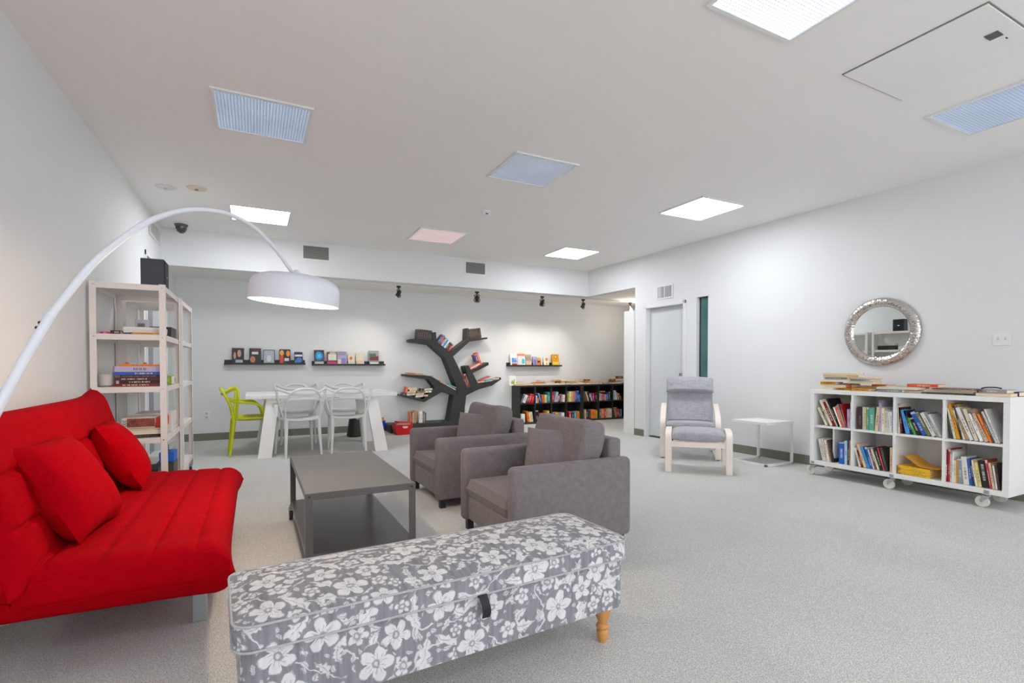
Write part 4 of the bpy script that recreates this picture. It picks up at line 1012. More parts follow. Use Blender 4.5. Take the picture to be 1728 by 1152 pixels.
wbays = [
 (zu, Z7, 'upper first bay of white bookcase', [(180, 22, 98, 222, 'cream'), (204, 16, 140, 235, 'olive'), (224, 26, 118, 152, 'cream'), (252, 30, 140, 140, 'dark red'), (286, 12, 168, 138, 'cream'), (300, 14, 186, 130, 'black'), (322, 16, 248, 212, 'white'), (340, 20, 272, 208, 'orange red'), (362, 14, 286, 190, 'grey'), (378, 10, 318, 186, 'red'), (391, 24, 387, 230, 'lavender'), (417, 11, 421, 160, 'white')]),
 (zu, Z7, 'upper second bay of white bookcase', [(490, 46, 490, 207, 'dark brown'), (538, 12, 538, 210, 'white'), (552, 20, 552, 216, 'pale yellow'), (574, 26, 575, 212, 'sea green'), (602, 50, 604, 214, 'sea green'), (655, 34, 676, 212, 'peach'), (697, 24, 697, 152, 'lavender'), (722, 30, 722, 215, 'cream'), (753, 24, 757, 225, 'cream'), (778, 20, 782, 235, 'white'), (800, 24, 802, 246, 'white'), (826, 12, 830, 250, 'blue')]),
 (zu, Z5, 'upper third bay of white bookcase', [(694, 18, 696, 350, 'cream'), (714, 16, 700, 372, 'maroon'), (752, 32, 714, 388, 'sky blue'), (790, 14, 735, 400, 'navy'), (810, 20, 757, 447, 'green'), (834, 30, 778, 450, 'black'), (872, 34, 782, 408, 'blue'), (910, 26, 820, 415, 'olive'), (944, 30, 853, 415, 'white'), (976, 18, 888, 415, 'grey'), (996, 18, 912, 425, 'white')]),
 (zu, Z8, 'upper fourth bay of white bookcase', [(328, 20, 276, 205, 'charcoal'), (352, 24, 291, 200, 'cream'), (382, 30, 297, 165, 'amber'), (420, 14, 350, 190, 'navy'), (436, 22, 335, 205, 'cream'), (462, 26, 352, 172, 'tan'), (496, 34, 368, 205, 'white'), (538, 34, 428, 215, 'cream'), (586, 32, 478, 250, 'white'), (628, 38, 488, 228, 'peach'), (672, 22, 553, 250, 'orange'), (698, 18, 588, 272, 'brown'), (722, 20, 596, 240, 'white'), (745, 18, 618, 215, 'white')]),
 (zl, Z7, 'lower first bay of white bookcase', [(150, 30, 104, 520, 'white'), (182, 15, 138, 515, 'cream'), (200, 18, 163, 525, 'white'), (220, 14, 178, 540, 'tan'), (236, 18, 192, 536, 'dark brown'), (308, 52, 308, 550, 'blue'), (362, 26, 362, 540, 'pale blue'), (392, 13, 398, 525, 'navy'), (407, 15, 410, 530, 'tan')]),
 (zl, Z7, 'lower second bay of white bookcase', [(503, 20, 452, 600, 'cream'), (526, 22, 472, 608, 'dark red'), (552, 26, 478, 580, 'peach'), (584, 30, 510, 600, 'sky blue'), (616, 25, 555, 600, 'blue'), (642, 14, 578, 602, 'white'), (658, 20, 592, 604, 'brown'), (684, 22, 605, 600, 'cream'), (710, 28, 640, 605, 'black'), (742, 13, 676, 608, 'rose'), (760, 26, 702, 605, 'charcoal'), (803, 28, 803, 605, 'peach')]),
 (zl, Z8, 'lower fourth bay of white bookcase', [(278, 22, 280, 572, 'dark red'), (302, 16, 306, 560, 'red'), (320, 14, 322, 580, 'white'), (336, 14, 340, 590, 'white'), (352, 18, 354, 655, 'cream'), (372, 14, 372, 660, 'amber'), (390, 46, 384, 648, 'grey'), (440, 52, 414, 628, 'white'), (495, 22, 470, 655, 'blue'), (519, 18, 490, 650, 'navy'), (545, 22, 502, 660, 'cream'), (572, 30, 528, 662, 'pale yellow'), (606, 60, 568, 664, 'black'), (670, 22, 626, 664, 'rose'), (696, 22, 655, 690, 'peach'), (724, 18, 690, 705, 'white'), (744, 20, 712, 700, 'dark brown')])]
for zs, (o0, sc), where, rows in wbays: stand_row(rows, tw, UV_, VV_, zs, None, where, gW, sc, o0, depth=.20)
# stack of yellow magazines with a bent one on top
ym0, ym1 = at_x(1511, 790, X0).y, at_x(1568, 790, X0).y
for k in range(6):
    lie(X0 + .125, (ym0 + ym1) / 2 + .004 * ((k * 7) % 3 - 1), zl + .0125 * k, abs(ym0 - ym1) - .01, .20, .0118, -pi / 2 + .01 * ((k * 5) % 3 - 1), 'yellow', 'yellow magazine, %s from bottom of stack in lower third bay' % ORD[k], 'yellow magazines in the white bookcase', 'magazine', 'magazine')
zt_ = zl + .0125 * 6 + .002
g = G()
cv = spline([Vector((0, ym0 - .05, zt_ + .085)), Vector((0, ym0 - .12, zt_ + .04)), Vector((0, ym0 - .17, zt_ + .008)), Vector((0, ym0 - .26, zt_ + .002)), Vector((0, ym1 - .045, zt_ + .004))], 4)
for off, fl in ((0, False), (.004, True)):
    g.grid(lambda u, v: Vector((X0 + .03 + .2 * v, cv[min(int(round(u * (len(cv) - 1))), len(cv) - 1)].y, cv[min(int(round(u * (len(cv) - 1))), len(cv) - 1)].z + off)), len(cv) - 1, 2, flip=fl)
bm_ = g.bm; n_ = len(cv)
tag(g.obj('bent_magazine', mat('orange_card', (238, 172, 64), .6), None, True), 'curled orange envelope lying on the yellow magazine stack', 'magazine')

# piles on the white bookcase
gT = 'books lying on top of the white bookcase'
def px_lie(x0, x1, yb, c, th, b, front, where, zbase, yawj=0.0):
    """a lying book whose long edge spans picture columns x0..x1 at distance front from the wall side"""
    a = at_x(x0, yb, front).y; d = at_x(x1, yb, front).y
    lie(front + b / 2, (a + d) / 2, zbase, abs(a - d), b, th, -pi / 2 + yawj, c, where, gT)
zc = Z1
def pile(spec, front, where):
    z = zc
    for k, (x0, x1, c, th, b, yj) in enumerate(spec):
        px_lie(x0, x1, 650, c, th, b, front + .012 * ((k * 5) % 3), '%s book lying %s from bottom, %s' % (c, ORD[k], where), z, yj); z += th + .001
pile([(1381, 1404, 'white', .022, .17, .02), (1383, 1421, 'cream', .028, .17, -.05), (1384, 1408, 'amber', .028, .16, .04), (1383, 1425, 'white', .022, .18, -.02), (1390, 1428, 'grey', .020, .17, .03), (1388, 1430, 'cream', .022, .17, -.04), (1387, 1438, 'white', .018, .19, .05)], X0 + .03, 'outer book pile at bookcase end')
pile([(1406, 1436, 'amber', .020, .16, -.1), (1421, 1437, 'orange red', .032, .15, .0), (1421, 1437, 'dark green', .012, .15, .03), (1430, 1472, 'cream', .022, .16, .04), (1428, 1470, 'pale blue', .022, .17, -.05), (1430, 1474, 'peach', .014, .17, .05)], X0 + .10, 'second book pile on white bookcase')
pile([(1437, 1480, 'peach', .02, .16, .0), (1438, 1484, 'tan', .022, .16, .06), (1472, 1497, 'orange', .016, .15, -.05)], X0 + .20, 'rear low pile under the mirror')
pile([(1434, 1464, 'amber', .024, .15, .12)], X0 + .015, 'alone at front beside piles')
pile([(1482, 1522, 'grey', .026, .2, .0), (1478, 1545, 'white', .018, .24, .05)], X0 + .02, 'pale pile in the middle of bookcase top')
pile([(1490, 1530, 'peach', .024, .15, .0), (1500, 1540, 'tan', .022, .15, .03), (1530, 1582, 'orange red', .026, .14, .02)], X0 + .20, 'rear pile with orange book')
pile([(1524, 1556, 'peach', .022, .18, .1)], X0 + .09, 'between pale pile and folders')
pile([(1554, 1645, 'charcoal', .014, .24, -.02), (1558, 1642, 'white', .013, .23, .01), (1562, 1648, 'tan', .012, .23, .0), (1573, 1654, 'brown', .008, .24, .05)], X0 + .03, 'folder stack at the centre right of bookcase top')
pile([(1645, 1705, 'peach', .024, .2, .04), (1652, 1700, 'grey', .026, .17, -.03)], X0 + .03, 'last pile near bookcase corner')
px_lie(1700, 1720, 655, 'navy', .035, .12, X0 + .17, 'navy book lying alone at the bookcase corner', zc)
t = thing('headband', 'dark curved headband lying on the last book pile', 'headband', (X0 + .11, at_x(1673, 650, X0 + .1).y, zc + .052))
g = G(); g.tube([(0, .058 * cos(a), .006 + .010 * sin(a)) for a in [pi * k / 12 for k in range(13)]], .005, 8); g.obj('band', m_black, t, True, False)
g = G(); g.tube([(0, .059, .006), (.01, .066, .006)], .006, 8); g.obj('band_end', m_black, t, True, False)

# ------------------------------------------------------------------ black bookcases against the back wall
m_blk = mat('black_wood', (44, 43, 42), .5, vary=.06, vscale=5)
YFB = 8.425; ZT = .735
xs0 = at_y(875.5, 680, YFB).x
bx = [xs0] + [at_y(840 + q / 7.513, 680, YFB).x for q in (476, 683, 872, 1066)]
bx2 = [bx[4] + .012] + [at_y(840 + q / 7.513, 680, YFB).x for q in (1283, 1460)]
bx2.append(bx2[-1] + (bx2[2] - bx2[1])); bx2.append(bx2[-1] + (bx2[2] - bx2[1]))
ZM = .385
for bounds, lab in ((bx, 'black open bookcase with four bays beside the tree bookshelf'), (bx2, 'black open bookcase running behind the wall edge by the door')):
    t = thing('black_bookcase', lab, 'bookcase', ((bounds[0] + bounds[-1]) / 2, 8.57, 0))
    a, b = bounds[0], bounds[-1]
    for z0, z1, nm in ((ZT - .03, ZT, 'top_panel'), (0.0, .035, 'bottom_panel')): 
        g = G(); g.box(a, b, YFB, YB - .014, z0, z1); g.obj(nm, m_blk, t)
    for k, x in enumerate(bounds):
        w0_, w1_ = (0, .03) if k == 0 else (-.03, 0) if k == len(bounds) - 1 else (-.011, .011)
        g = G(); g.box(x + w0_, x + w1_, YFB + .002, YB - .014, .035, ZT - .03); g.obj('side_panel' if k in (0, len(bounds) - 1) else 'divider', m_blk, t)
    for k in range(len(bounds) - 1):
        g = G(); g.box(bounds[k] + .012, bounds[k + 1] - .012, YFB + .004, YB - .02, ZM - .010, ZM + .010); g.obj('shelf', m_blk, t)
    g = G(); g.box(a + .01, b - .01, YB - .018, YB - .014, .03, ZT - .03); g.obj('back_panel', m_dark, t)
Z4 = ((840, 580), 7.513); gB = 'books in the black bookcases'
tb_ = lambda x, y: at_y(x, y, YFB + .01)
bb = [(ZM + .01, [
 [(292, 20, 335, 645, 'slate'), (318, 36, 358, 655, 'white'), (362, 24, 392, 668, 'brown'), (388, 30, 420, 642, 'red'), (428, 30, 444, 642, 'crimson')],
 [(487, 20, 485, 655, 'white'), (510, 16, 510, 690, 'orange'), (544, 22, 512, 637, 'blue'), (570, 24, 560, 650, 'orange'), (598, 32, 598, 650, 'pale yellow'), (636, 34, 634, 615, 'teal')],
 [(693, 24, 693, 612, 'red'), (722, 26, 752, 612, 'pale blue'), (750, 20, 775, 660, 'pink'), (774, 18, 788, 645, 'navy'), (798, 22, 810, 645, 'grey'), (826, 28, 830, 645, 'cream')],
 [(880, 14, 880, 635, 'orange'), (896, 14, 896, 640, 'lime'), (912, 20, 912, 605, 'white'), (934, 22, 934, 605, 'yellow'), (958, 26, 958, 605, 'pink'), (986, 18, 986, 600, 'purple'), (1008, 22, 1008, 598, 'blue'), (1032, 22, 1032, 640, 'sky blue')],
 [(1150, 15, 1117, 615, 'peach'), (1172, 15, 1146, 612, 'black'), (1190, 17, 1166, 632, 'pale blue'), (1209, 26, 1200, 630, 'magenta'), (1240, 16, 1240, 625, 'maroon'), (1258, 14, 1258, 615, 'dark brown')],
 [(1287, 18, 1287, 628, 'cream'), (1310, 20, 1310, 634, 'lavender'), (1335, 24, 1335, 640, 'orange red'), (1362, 20, 1362, 640, 'lavender'), (1385, 22, 1385, 625, 'blue'), (1412, 18, 1412, 610, 'dark green')],
 [(1472, 26, 1468, 592, 'pale blue'), (1502, 18, 1484, 600, 'white'), (1532, 18, 1508, 625, 'tan'), (1562, 18, 1532, 640, 'brown')]]),
 (.035, [
 [(300, 50, 300, 892, 'white'), (386, 24, 365, 855, 'orange'), (410, 18, 395, 865, 'pale yellow'), (432, 24, 416, 866, 'cream')],
 [(487, 30, 487, 850, 'black'), (530, 24, 534, 880, 'orange red'), (558, 20, 560, 885, 'tan'), (582, 22, 584, 885, 'lavender'), (608, 16, 610, 870, 'red'), (628, 26, 632, 848, 'yellow')],
 [(700, 30, 700, 870, 'navy'), (735, 40, 735, 870, 'yellow'), (782, 26, 782, 875, 'grey'), (815, 34, 815, 870, 'white')],
 [(906, 32, 906, 865, 'red'), (942, 26, 942, 865, 'navy'), (972, 32, 972, 860, 'teal'), (1008, 34, 1008, 855, 'orange')],
 [(1110, 16, 1110, 835, 'peach'), (1130, 20, 1130, 835, 'black'), (1155, 26, 1155, 838, 'charcoal'), (1186, 58, 1186, 838, 'orange'), (1248, 20, 1248, 840, 'yellow')],
 [(1294, 22, 1294, 840, 'olive'), (1318, 34, 1318, 830, 'salmon'), (1354, 24, 1354, 825, 'orange red'), (1380, 28, 1380, 835, 'peach'), (1410, 42, 1410, 820, 'cream')],
 [(1500, 18, 1476, 825, 'tan'), (1524, 20, 1496, 815, 'red'), (1546, 14, 1526, 840, 'olive'), (1562, 16, 1560, 830, 'slate')]])]
for (zs, rows7), rn in zip(bb, ('upper', 'lower')):
    for k, rows in enumerate(rows7): stand_row(rows, tb_, (1, 0, 0), (0, 1, 0), zs, None, '%s %s bay of black bookcase' % (rn, ORD[k]), gB, Z4[1], Z4[0], depth=.17, inset=.012)
p = tb_(840 + 1340 / 7.513, 580 + 620 / 7.513)
lie(p.x, YFB + .10, ZM + .012 + .165, .14, .12, .026, 0, 'orange', 'orange book lying across the upright books in the sixth black bay', gB)
# books lying on the black bookcases
gK = 'books lying on top of the black bookcases'
ktop = [(225, 385, 'cream', .03, 0), (250, 340, 'tan', .028, 1), (385, 465, 'peach', .032, 0), (468, 615, 'peach', .034, 0), (480, 560, 'orange', .02, 1), (545, 600, 'salmon', .018, 2), (615, 782, 'white', .034, 0), (600, 690, 'tan', .02, 1), (722, 800, 'brown', .03, 1), (735, 805, 'amber', .025, 2),
        (784, 860, 'peach', .034, 0), (790, 860, 'white', .03, 1), (805, 935, 'cream', .02, 2), (862, 935, 'tan', .04, 0), (870, 930, 'peach', .03, 1), (938, 1018, 'white', .03, 0), (940, 1000, 'amber', .024, 1), (1020, 1110, 'peach', .034, 0), (1000, 1080, 'tan', .022, 1), (1112, 1200, 'cream', .032, 0),
        (1090, 1170, 'dark red', .03, 2), (1105, 1200, 'yellow', .024, 1), (1202, 1275, 'cream', .03, 0), (1195, 1290, 'peach', .024, 1), (1278, 1330, 'white', .03, 0), (1290, 1340, 'tan', .022, 1), (1332, 1450, 'pale blue', .03, 0), (1330, 1405, 'white', .024, 1), (1452, 1500, 'salmon', .028, 0), (1405, 1495, 'orange', .03, 1), (1408, 1490, 'brown', .026, 2),
        (1500, 1575, 'peach', .034, 0), (1500, 1572, 'salmon', .034, 1), (1500, 1570, 'peach', .034, 2), (1495, 1590, 'brown', .05, 3)]
zlev = {}
seen = {}
for (a, b, c, th, lv) in ktop:
    fy = YFB + .012 + .03 * (lv % 2)
    pa, pb_ = at_y(840 + a / 7.513, 645, fy), at_y(840 + b / 7.513, 645, fy)
    z = ZT + .0345 * lv
    near_ = min(range(7), key=lambda k: abs((pa.x + pb_.x) / 2 - ((bx + bx2[1:])[k] + (bx + bx2[1:])[k + 1]) / 2))
    lab = '%s book lying %s on the black bookcase above its %s bay' % (c, ('directly', 'second layer', 'third layer', 'topmost')[lv], ORD[near_])
    k_ = seen.get(lab, 0); seen[lab] = k_ + 1
    if k_: lab = lab.replace(' book lying', ' book, %s of them, lying' % ORD[k_])
    lie((pa.x + pb_.x) / 2, fy + .085, z, abs(pb_.x - pa.x) - .004, .16 + .01 * (lv % 3), th, .02 * ((a * 7) % 5 - 2), c, lab, gK)
# leaning picture card at the end of the black bookcase
p0, p1 = at_y(859.5, 649, 8.52), at_y(871, 649, 8.52)
t = thing('picture_card', 'white picture card with a green leaf drawing on the black bookcase', 'picture', ((p0.x + p1.x) / 2, 8.52, ZT))
Mt = Matrix.Rotation(radians(-8), 4, 'X'); wq = (p1.x - p0.x) / 2
g = G(); g.box(-wq, wq, -.006, 0, 0.001, .185, mtx=Mt); g.obj('card', m_white, t, world=False)
g = G()
for k, (lx, lz, r) in enumerate(((-.02, .05, .02), (.015, .045, .022), (.03, .07, .018), (-.005, .075, .016), (.035, .10, .014))): g.lathe([(0, .0), (r, 0)], 10, mtx=Mt @ Matrix.Translation((lx, -.0068, lz)) @ Matrix.Rotation(pi / 2, 4, 'X') @ Matrix.Scale(1.4, 4, (0, 1, 0)))
g.obj('leaf_print', mat('leaf_green', (170, 196, 100), .7, vary=.2, vscale=30), t, world=False)

# ------------------------------------------------------------------ ledges with front-facing books
def ledge(pa, pb, lab):
    a, b = at_y(*pa, YB - .10), at_y(*pb, YB - .10); z = (a.z + b.z) / 2
    t = thing('picture_ledge', lab, 'ledge', ((a.x + b.x) / 2, YB - .06, z)); L = (b.x - a.x) / 2
    g = G(); g.box(-L, L, -.055, .0595, -.006, .006); g.obj('tray', m_black, t, world=False)
    g = G(); g.box(-L, L, .048, .0595, .006, .068); g.obj('back_strip', m_black, t, world=False)
    g = G(); g.box(-L, L, -.055, -.045, .006, .022); g.obj('front_lip', m_black, t, world=False)
    return z + .006
def pic_book(x0, x1, yt, zb, c, patches, lab, group='books displayed on the wall ledges', th=.022):
    """book standing with its cover to the room; patches (u0, v0, u1, v1, rgb, 'r'|'e')"""
    yf = YB - .082
    a, b = at_y(x0, 610, yf), at_y(x1, 610, yf); h = at_y((x0 + x1) / 2, yt, yf + .02).z - zb; w = b.x - a.x
    tilt = Matrix.Translation((a.x, yf, zb + .001)) @ Matrix.Rotation(radians(-9), 4, 'X')
    # local: x width, z height, y thickness ; book() wants x thickness -> turn
    M = tilt @ Matrix(((0, 1, 0, 0), (-1, 0, 0, th), (0, 0, 1, 0), (0, 0, 0, 1)))
    o = book(M, th, h, w, c, lab, group)
    g = G(); mats = []
    for (u0, v0, u1, v1, rgb, sh) in patches:
        nm = 'print_%02x%02x%02x' % tuple(rgb)
        mm = mat(nm, rgb, .5, vary=.12, vscale=60)
        if mm not in mats: mats.append(mm)
        mi = mats.index(mm)
        if sh == 'r': g.box(th, th + .0008 + .0003 * mi, u0 * w, u1 * w, v0 * h, v1 * h, mi=mi)
        else:
            cu, cv_, ru, rv = (u0 + u1) / 2 * w, (v0 + v1) / 2 * h, (u1 - u0) / 2 * w, (v1 - v0) / 2 * h
            g.prism([(cu + ru * cos(2 * pi * k / 14), cv_ + rv * sin(2 * pi * k / 14)) for k in range(14)], th, th + .001 + .0003 * mi, 'x', mi=mi)
    if mats: g.obj('cover_print', mats, o, world=False)
    return o
z1 = ledge((378, 614.5), (515.5, 614.5), 'black picture ledge nearest the white shelves')
SK, DK = (206, 150, 130), (40, 38, 42)
pic_book(391.5, 411.5, 587, z1, 'black', [(.12, .3, .34, .75, SK, 'e'), (.45, .42, .78, .9, SK, 'e'), (.3, .08, .9, .26, (176, 180, 190), 'r')], 'black paperback with two faces on its cover, first on the ledge')
pic_book(421, 441, 587.5, z1, 'black', [(.05, .08, .5, .5, (190, 120, 90), 'e'), (.2, .62, .75, .78, (220, 220, 222), 'r'), (.35, .82, .85, .94, (110, 50, 50), 'r')], 'black paperback with a pale title and a reaching hand')
pic_book(444.5, 463.5, 589.5, z1, 'charcoal', [(.04, .02, .96, .94, (176, 182, 190), 'r'), (.3, .15, .7, .6, (214, 218, 224), 'e')], 'silver grey paperback in the middle of the ledge')
pic_book(471.5, 490.5, 589, z1, 'black', [(.04, .55, .42, .95, (240, 166, 70), 'e'), (.6, .5, .96, .92, (240, 150, 60), 'e'), (.04, .02, .36, .55, (214, 66, 44), 'r'), (.45, .2, .85, .4, (214, 214, 216), 'r')], 'black paperback with two orange faces on its cover')
pic_book(497, 511, 593.5, z1, 'navy', [(.05, .62, .95, .78, (226, 226, 230), 'r'), (.2, .1, .9, .55, (80, 120, 210), 'e'), (.04, .02, .3, .3, (60, 150, 160), 'r')], 'small blue paperback at the end of the ledge')
z2 = ledge((527, 616), (650, 616), 'black picture ledge beside the tree bookshelf')
pic_book(530.5, 547, 590.5, z2, 'charcoal', [(.1, .32, .9, .9, (40, 150, 220), 'e'), (.3, .45, .7, .75, (90, 200, 240), 'e'), (.04, .02, .96, .22, (190, 188, 186), 'r')], 'dark book with a bright blue circle on its cover')
pic_book(552, 568.5, 593, z2, 'brown', [(.14, .34, .98, .82, (224, 220, 206), 'r'), (.0, .02, 1, .2, (226, 30, 150), 'r'), (.3, .85, .9, .93, (226, 214, 200), 'r')], 'book with a magenta band and a white panel')
pic_book(569.5, 586, 592.5, z2, 'lavender', [(.05, .7, .95, .97, (150, 150, 170), 'r'), (.4, .05, .85, .5, (140, 130, 200), 'r'), (.05, .05, .35, .4, (230, 206, 190), 'r')], 'lavender and grey paperback leaning in the ledge middle')
pic_book(587.5, 599.5, 597.5, z2, 'cream', [(.2, .45, .62, .78, (214, 120, 60), 'e'), (.2, .05, .8, .3, (206, 206, 190), 'e')], 'small cream book with an orange picture')
pic_book(601, 614.5, 595, z2, 'cream', [(.05, .1, .95, .38, (236, 196, 176), 'r')], 'pale book with a pink lower band')
pic_book(623.5, 639.5, 591.5, z2, 'grey', [(.04, .3, .96, .62, (110, 50, 50), 'r'), (.04, .55, .7, .8, (80, 100, 80), 'r'), (.1, .06, .9, .18, (226, 220, 214), 'r')], 'dark green and red paperback standing apart on the ledge')
z3 = ledge((858, 617.5), (948, 617.5), 'short black picture ledge above the black bookcase')
pic_book(862, 873.5, 596.5, z3, 'white', [(.2, .25, .95, .65, (80, 150, 220), 'r'), (.2, .04, .95, .2, (170, 40, 60), 'r'), (.55, .5, .9, .62, (200, 170, 210), 'r')], 'white book with a blue square, first on the short ledge')
pic_book(874.5, 886.5, 596.5, z3, 'white', [(.0, .82, 1, 1, (236, 130, 90), 'r'), (.55, .15, .95, .6, (30, 196, 208), 'e'), (.0, .0, 1, .07, (236, 130, 90), 'r')], 'white book with an orange top and turquoise shape')
pic_book(887.5, 897.5, 598, z3, 'tan', [(.05, .5, .95, .85, (150, 150, 150), 'r'), (.05, .1, .95, .4, (216, 190, 170), 'r')], 'tan magazine with a grey photograph on the short ledge')
pic_book(900, 906.5, 601.5, z3, 'lavender', [(.2, .1, .9, .7, (120, 120, 200), 'r')], 'small violet book on the short ledge')
pic_book(907, 912.5, 603, z3, 'orange', [(.1, .66, .9, .95, (190, 180, 60), 'r'), (.1, .4, .9, .6, (90, 30, 40), 'r')], 'small orange and olive book on the short ledge')
pic_book(913.5, 916, 604.5, z3, 'white', [], 'thin white booklet on the short ledge')
pic_book(918, 927, 602.5, z3, 'cream', [(.3, .55, .85, .95, (226, 130, 130), 'e'), (.4, .1, .7, .4, (220, 190, 70), 'e')], 'cream book with a pink round motif')
pic_book(932.5, 944, 597.5, z3, 'amber', [(.3, .62, .8, .95, (150, 120, 30), 'e'), (.38, .68, .72, .89, (240, 190, 70), 'e'), (.05, .05, .95, .36, (240, 206, 70), 'r')], 'amber book with a dark ring at the ledge end')

# ------------------------------------------------------------------ tree shaped bookshelf
YT1 = 8.50
def TP(pts): return [((q := at_y(620 + x / 5.76, 520 + y / 5.76, YT1)).x, q.z) for x, y in pts]
t = thing('tree_bookshelf', 'black tree-shaped bookshelf with angled branches on the back wall', 'bookshelf', (3.1, 8.61, 0))
tree = [
 ('trunk', [(838, 838), (962, 838), (948, 960), (930, 1225), (768, 1225), (800, 1060)]),
 ('trunk', [(755, 478), (832, 466), (880, 560), (915, 650), (975, 782), (962, 845), (880, 850), (868, 770)]),
 ('branch', [(612, 352), (672, 322), (800, 424), (832, 468), (757, 482)]),
 ('branch', [(415, 300), (450, 296), (672, 318), (676, 326), (612, 353), (415, 326)]),
 ('upright', [(630, 234), (668, 231), (672, 322), (632, 312)]),
 ('branch', [(793, 424), (815, 418), (968, 304), (992, 326), (832, 470)]),
 ('upright', [(972, 192), (992, 200), (992, 322), (966, 312)]),
 ('branch', [(988, 300), (1168, 281), (1170, 297), (988, 325)]),
 ('branch', [(950, 562), (985, 555), (1025, 628), (1082, 738), (1085, 790), (1045, 800), (1008, 770)]),
 ('branch', [(1000, 606), (1178, 524), (1183, 550), (1022, 633)]),
 ('branch', [(930, 795), (1040, 748), (1085, 724), (1200, 708), (1300, 670), (1304, 690), (1215, 752), (1085, 788), (958, 850), (920, 850)]),
 ('branch', [(690, 705), (765, 745), (882, 788), (905, 850), (850, 848), (735, 808), (650, 770)]),
 ('branch', [(362, 640), (600, 656), (642, 670), (725, 722), (735, 806), (665, 775), (596, 692), (362, 660)]),
 ('branch', [(310, 848), (332, 838), (545, 884), (655, 772), (738, 806), (555, 913)])]
for nm, poly in tree:
    tk_ = tree.index((nm, poly)); g = G(); g.prism(TP(poly), YT1 + .0016 * tk_, YB - .002, 'y'); g.obj(nm, m_blk, t)
g = G(); g.box(1.98, 3.05, 8.30, YB - .014, 0, .135, bev=.003); g.obj('plinth', m_blk, t)
gR = 'books on the tree bookshelf'
def tree_book(pts, c, lab, d=.15, yf=YT1 + .015):
    """(corner, far corner along the spine, thickness px) given by picture points: bottom-left, bottom-right, height direction"""
    P = [at_y(620 + x / 5.76, 520 + y / 5.76, yf) for x, y in pts]
    o_, ax, up_ = P[0], P[1] - P[0], P[2] - P[0]
    th = ax.length; ex = ax.normalized(); h = up_.length; ez = (up_ - ex * up_.dot(ex)).normalized(); ey = ez.cross(ex)
    if ey.y < 0: # keep the depth going to the wall
        o_ = P[1]; ex = -ex; ey = ez.cross(ex)
    M = Matrix.Translation(o_) @ Matrix((ex, ey, ez)).transposed().to_4x4()
    book(M, th, h, d, c, lab, gR)
for k in range(7):     # bound volumes, top of the tree
    x = 482 + 20.5 * k; dy = 2.0 * k
    tree_book([(x, 297 + dy), (x + 19.5, 299 + dy), (x, 203 + dy)], 'charcoal' if k < 2 else 'dark brown', 'brown bound volume, %s from left, upper first branch of tree shelf' % ORD[k])
for k in range(7):
    x = 996 + 16.3 * k; dy = -2.0 * k
    tree_book([(x, 300 + dy), (x + 15.4, 298 + dy), (x, 203 - 1.6 * k)], 'dark brown', 'brown bound volume, %s from left, upper last branch of tree shelf' % ORD[k])
cc = ['purple', 'slate', 'red', 'pale blue', 'sky blue', 'white', 'black', 'charcoal', 'red']
for k, c in enumerate(cc):     # slanting stack in the fork
    x, y = 676 + 13.2 * k, 330 + 10.2 * k
    tree_book([(x, y), (x + 12.4, y + 9.6), (x + 62 - k * 1.0, y - 74 + 2 * k)], c, '%s book, %s down the slanting stack in the tree fork' % (c, ORD[k]))
for k in range(4):
    x, y = 962 + 11 * k, 778 - 4.5 * k
    tree_book([(x - 2, y), (x + 8, y - 4.3), (x - 60, y - 128 + 3 * k)], 'brown' if k % 2 else 'dark red', 'reddish brown volume, %s from left beside the tree trunk' % ORD[k])
tree_book([(1008, 603), (1004, 594), (1112, 552)], 'red', 'red book lying lowest on the raised right branch')
tree_book([(1004, 592), (1000, 583), (1108, 542)], 'white', 'white book lying on the red one on the raised branch')
tree_book([(1000, 581), (996, 572), (1090, 534)], 'salmon', 'salmon book lying topmost on the raised branch')
tree_book([(1095, 548), (1112, 541), (1060, 430)], 'orange red', 'orange red book propped upright on the raised branch')
tree_book([(1062, 524), (1084, 516), (1036, 456)], 'purple', 'purple book propped beside the orange red book')
for k, (a, b, c) in enumerate((((1075, 726), (1145, 718), 'peach'), ((1150, 716), (1222, 698), 'pale blue'), ((1225, 698), (1278, 680), 'peach'))):
    tree_book([a, (a[0] - 1.5, a[1] - 13), b], c, '%s book lying %s along the low right branch' % (c, ORD[k]))
tree_book([(1105, 706), (1102, 698), (1195, 668)], 'orange red', 'orange red book lying over the others on the low right branch')
tree_book([(388, 640), (389, 625), (470, 643)], 'orange', 'orange book lying first on the left branch')
tree_book([(472, 646), (473, 632), (545, 652)], 'tan', 'tan book lying second on the left branch')
tree_book([(548, 653), (549, 645), (640, 664)], 'grey', 'thin grey book lying last on the left branch')
tree_book([(700, 712), (706, 700), (765, 746)], 'tan', 'tan book sliding down the branch towards the trunk')
tree_book([(768, 748), (772, 740), (868, 784)], 'white', 'white book lying against the tree trunk')
tree_book([(770, 738), (774, 728), (862, 768)], 'teal', 'teal book lying over the white one by the trunk')
low = [((385, 848), (465, 866), 'cream'), ((468, 866), (545, 882), 'cream'), ((388, 826), (470, 844), 'peach'), ((472, 846), (548, 862), 'cream'), ((552, 858), (588, 840), 'peach'), ((410, 806), (482, 820), 'cream'), ((486, 824), (560, 838), 'tan'), ((560, 822), (622, 806), 'cream'), ((392, 790), (480, 800), 'peach'), ((556, 800), (632, 792), 'cream')]
for k, (a, b, c) in enumerate(low): tree_book([a, (a[0] - 1, a[1] - 17), b], c, '%s book, %s counted from the tip of the lowest left branch' % (c, ORD[k]))
tree_book([(340, 838), (336, 828), (382, 846)], 'dark brown', 'dark brown book at the very tip of the lowest branch', d=.13)
tree_book([(364, 822), (384, 826), (392, 768)], 'orange red', 'orange red book standing at the lowest branch tip', d=.12)
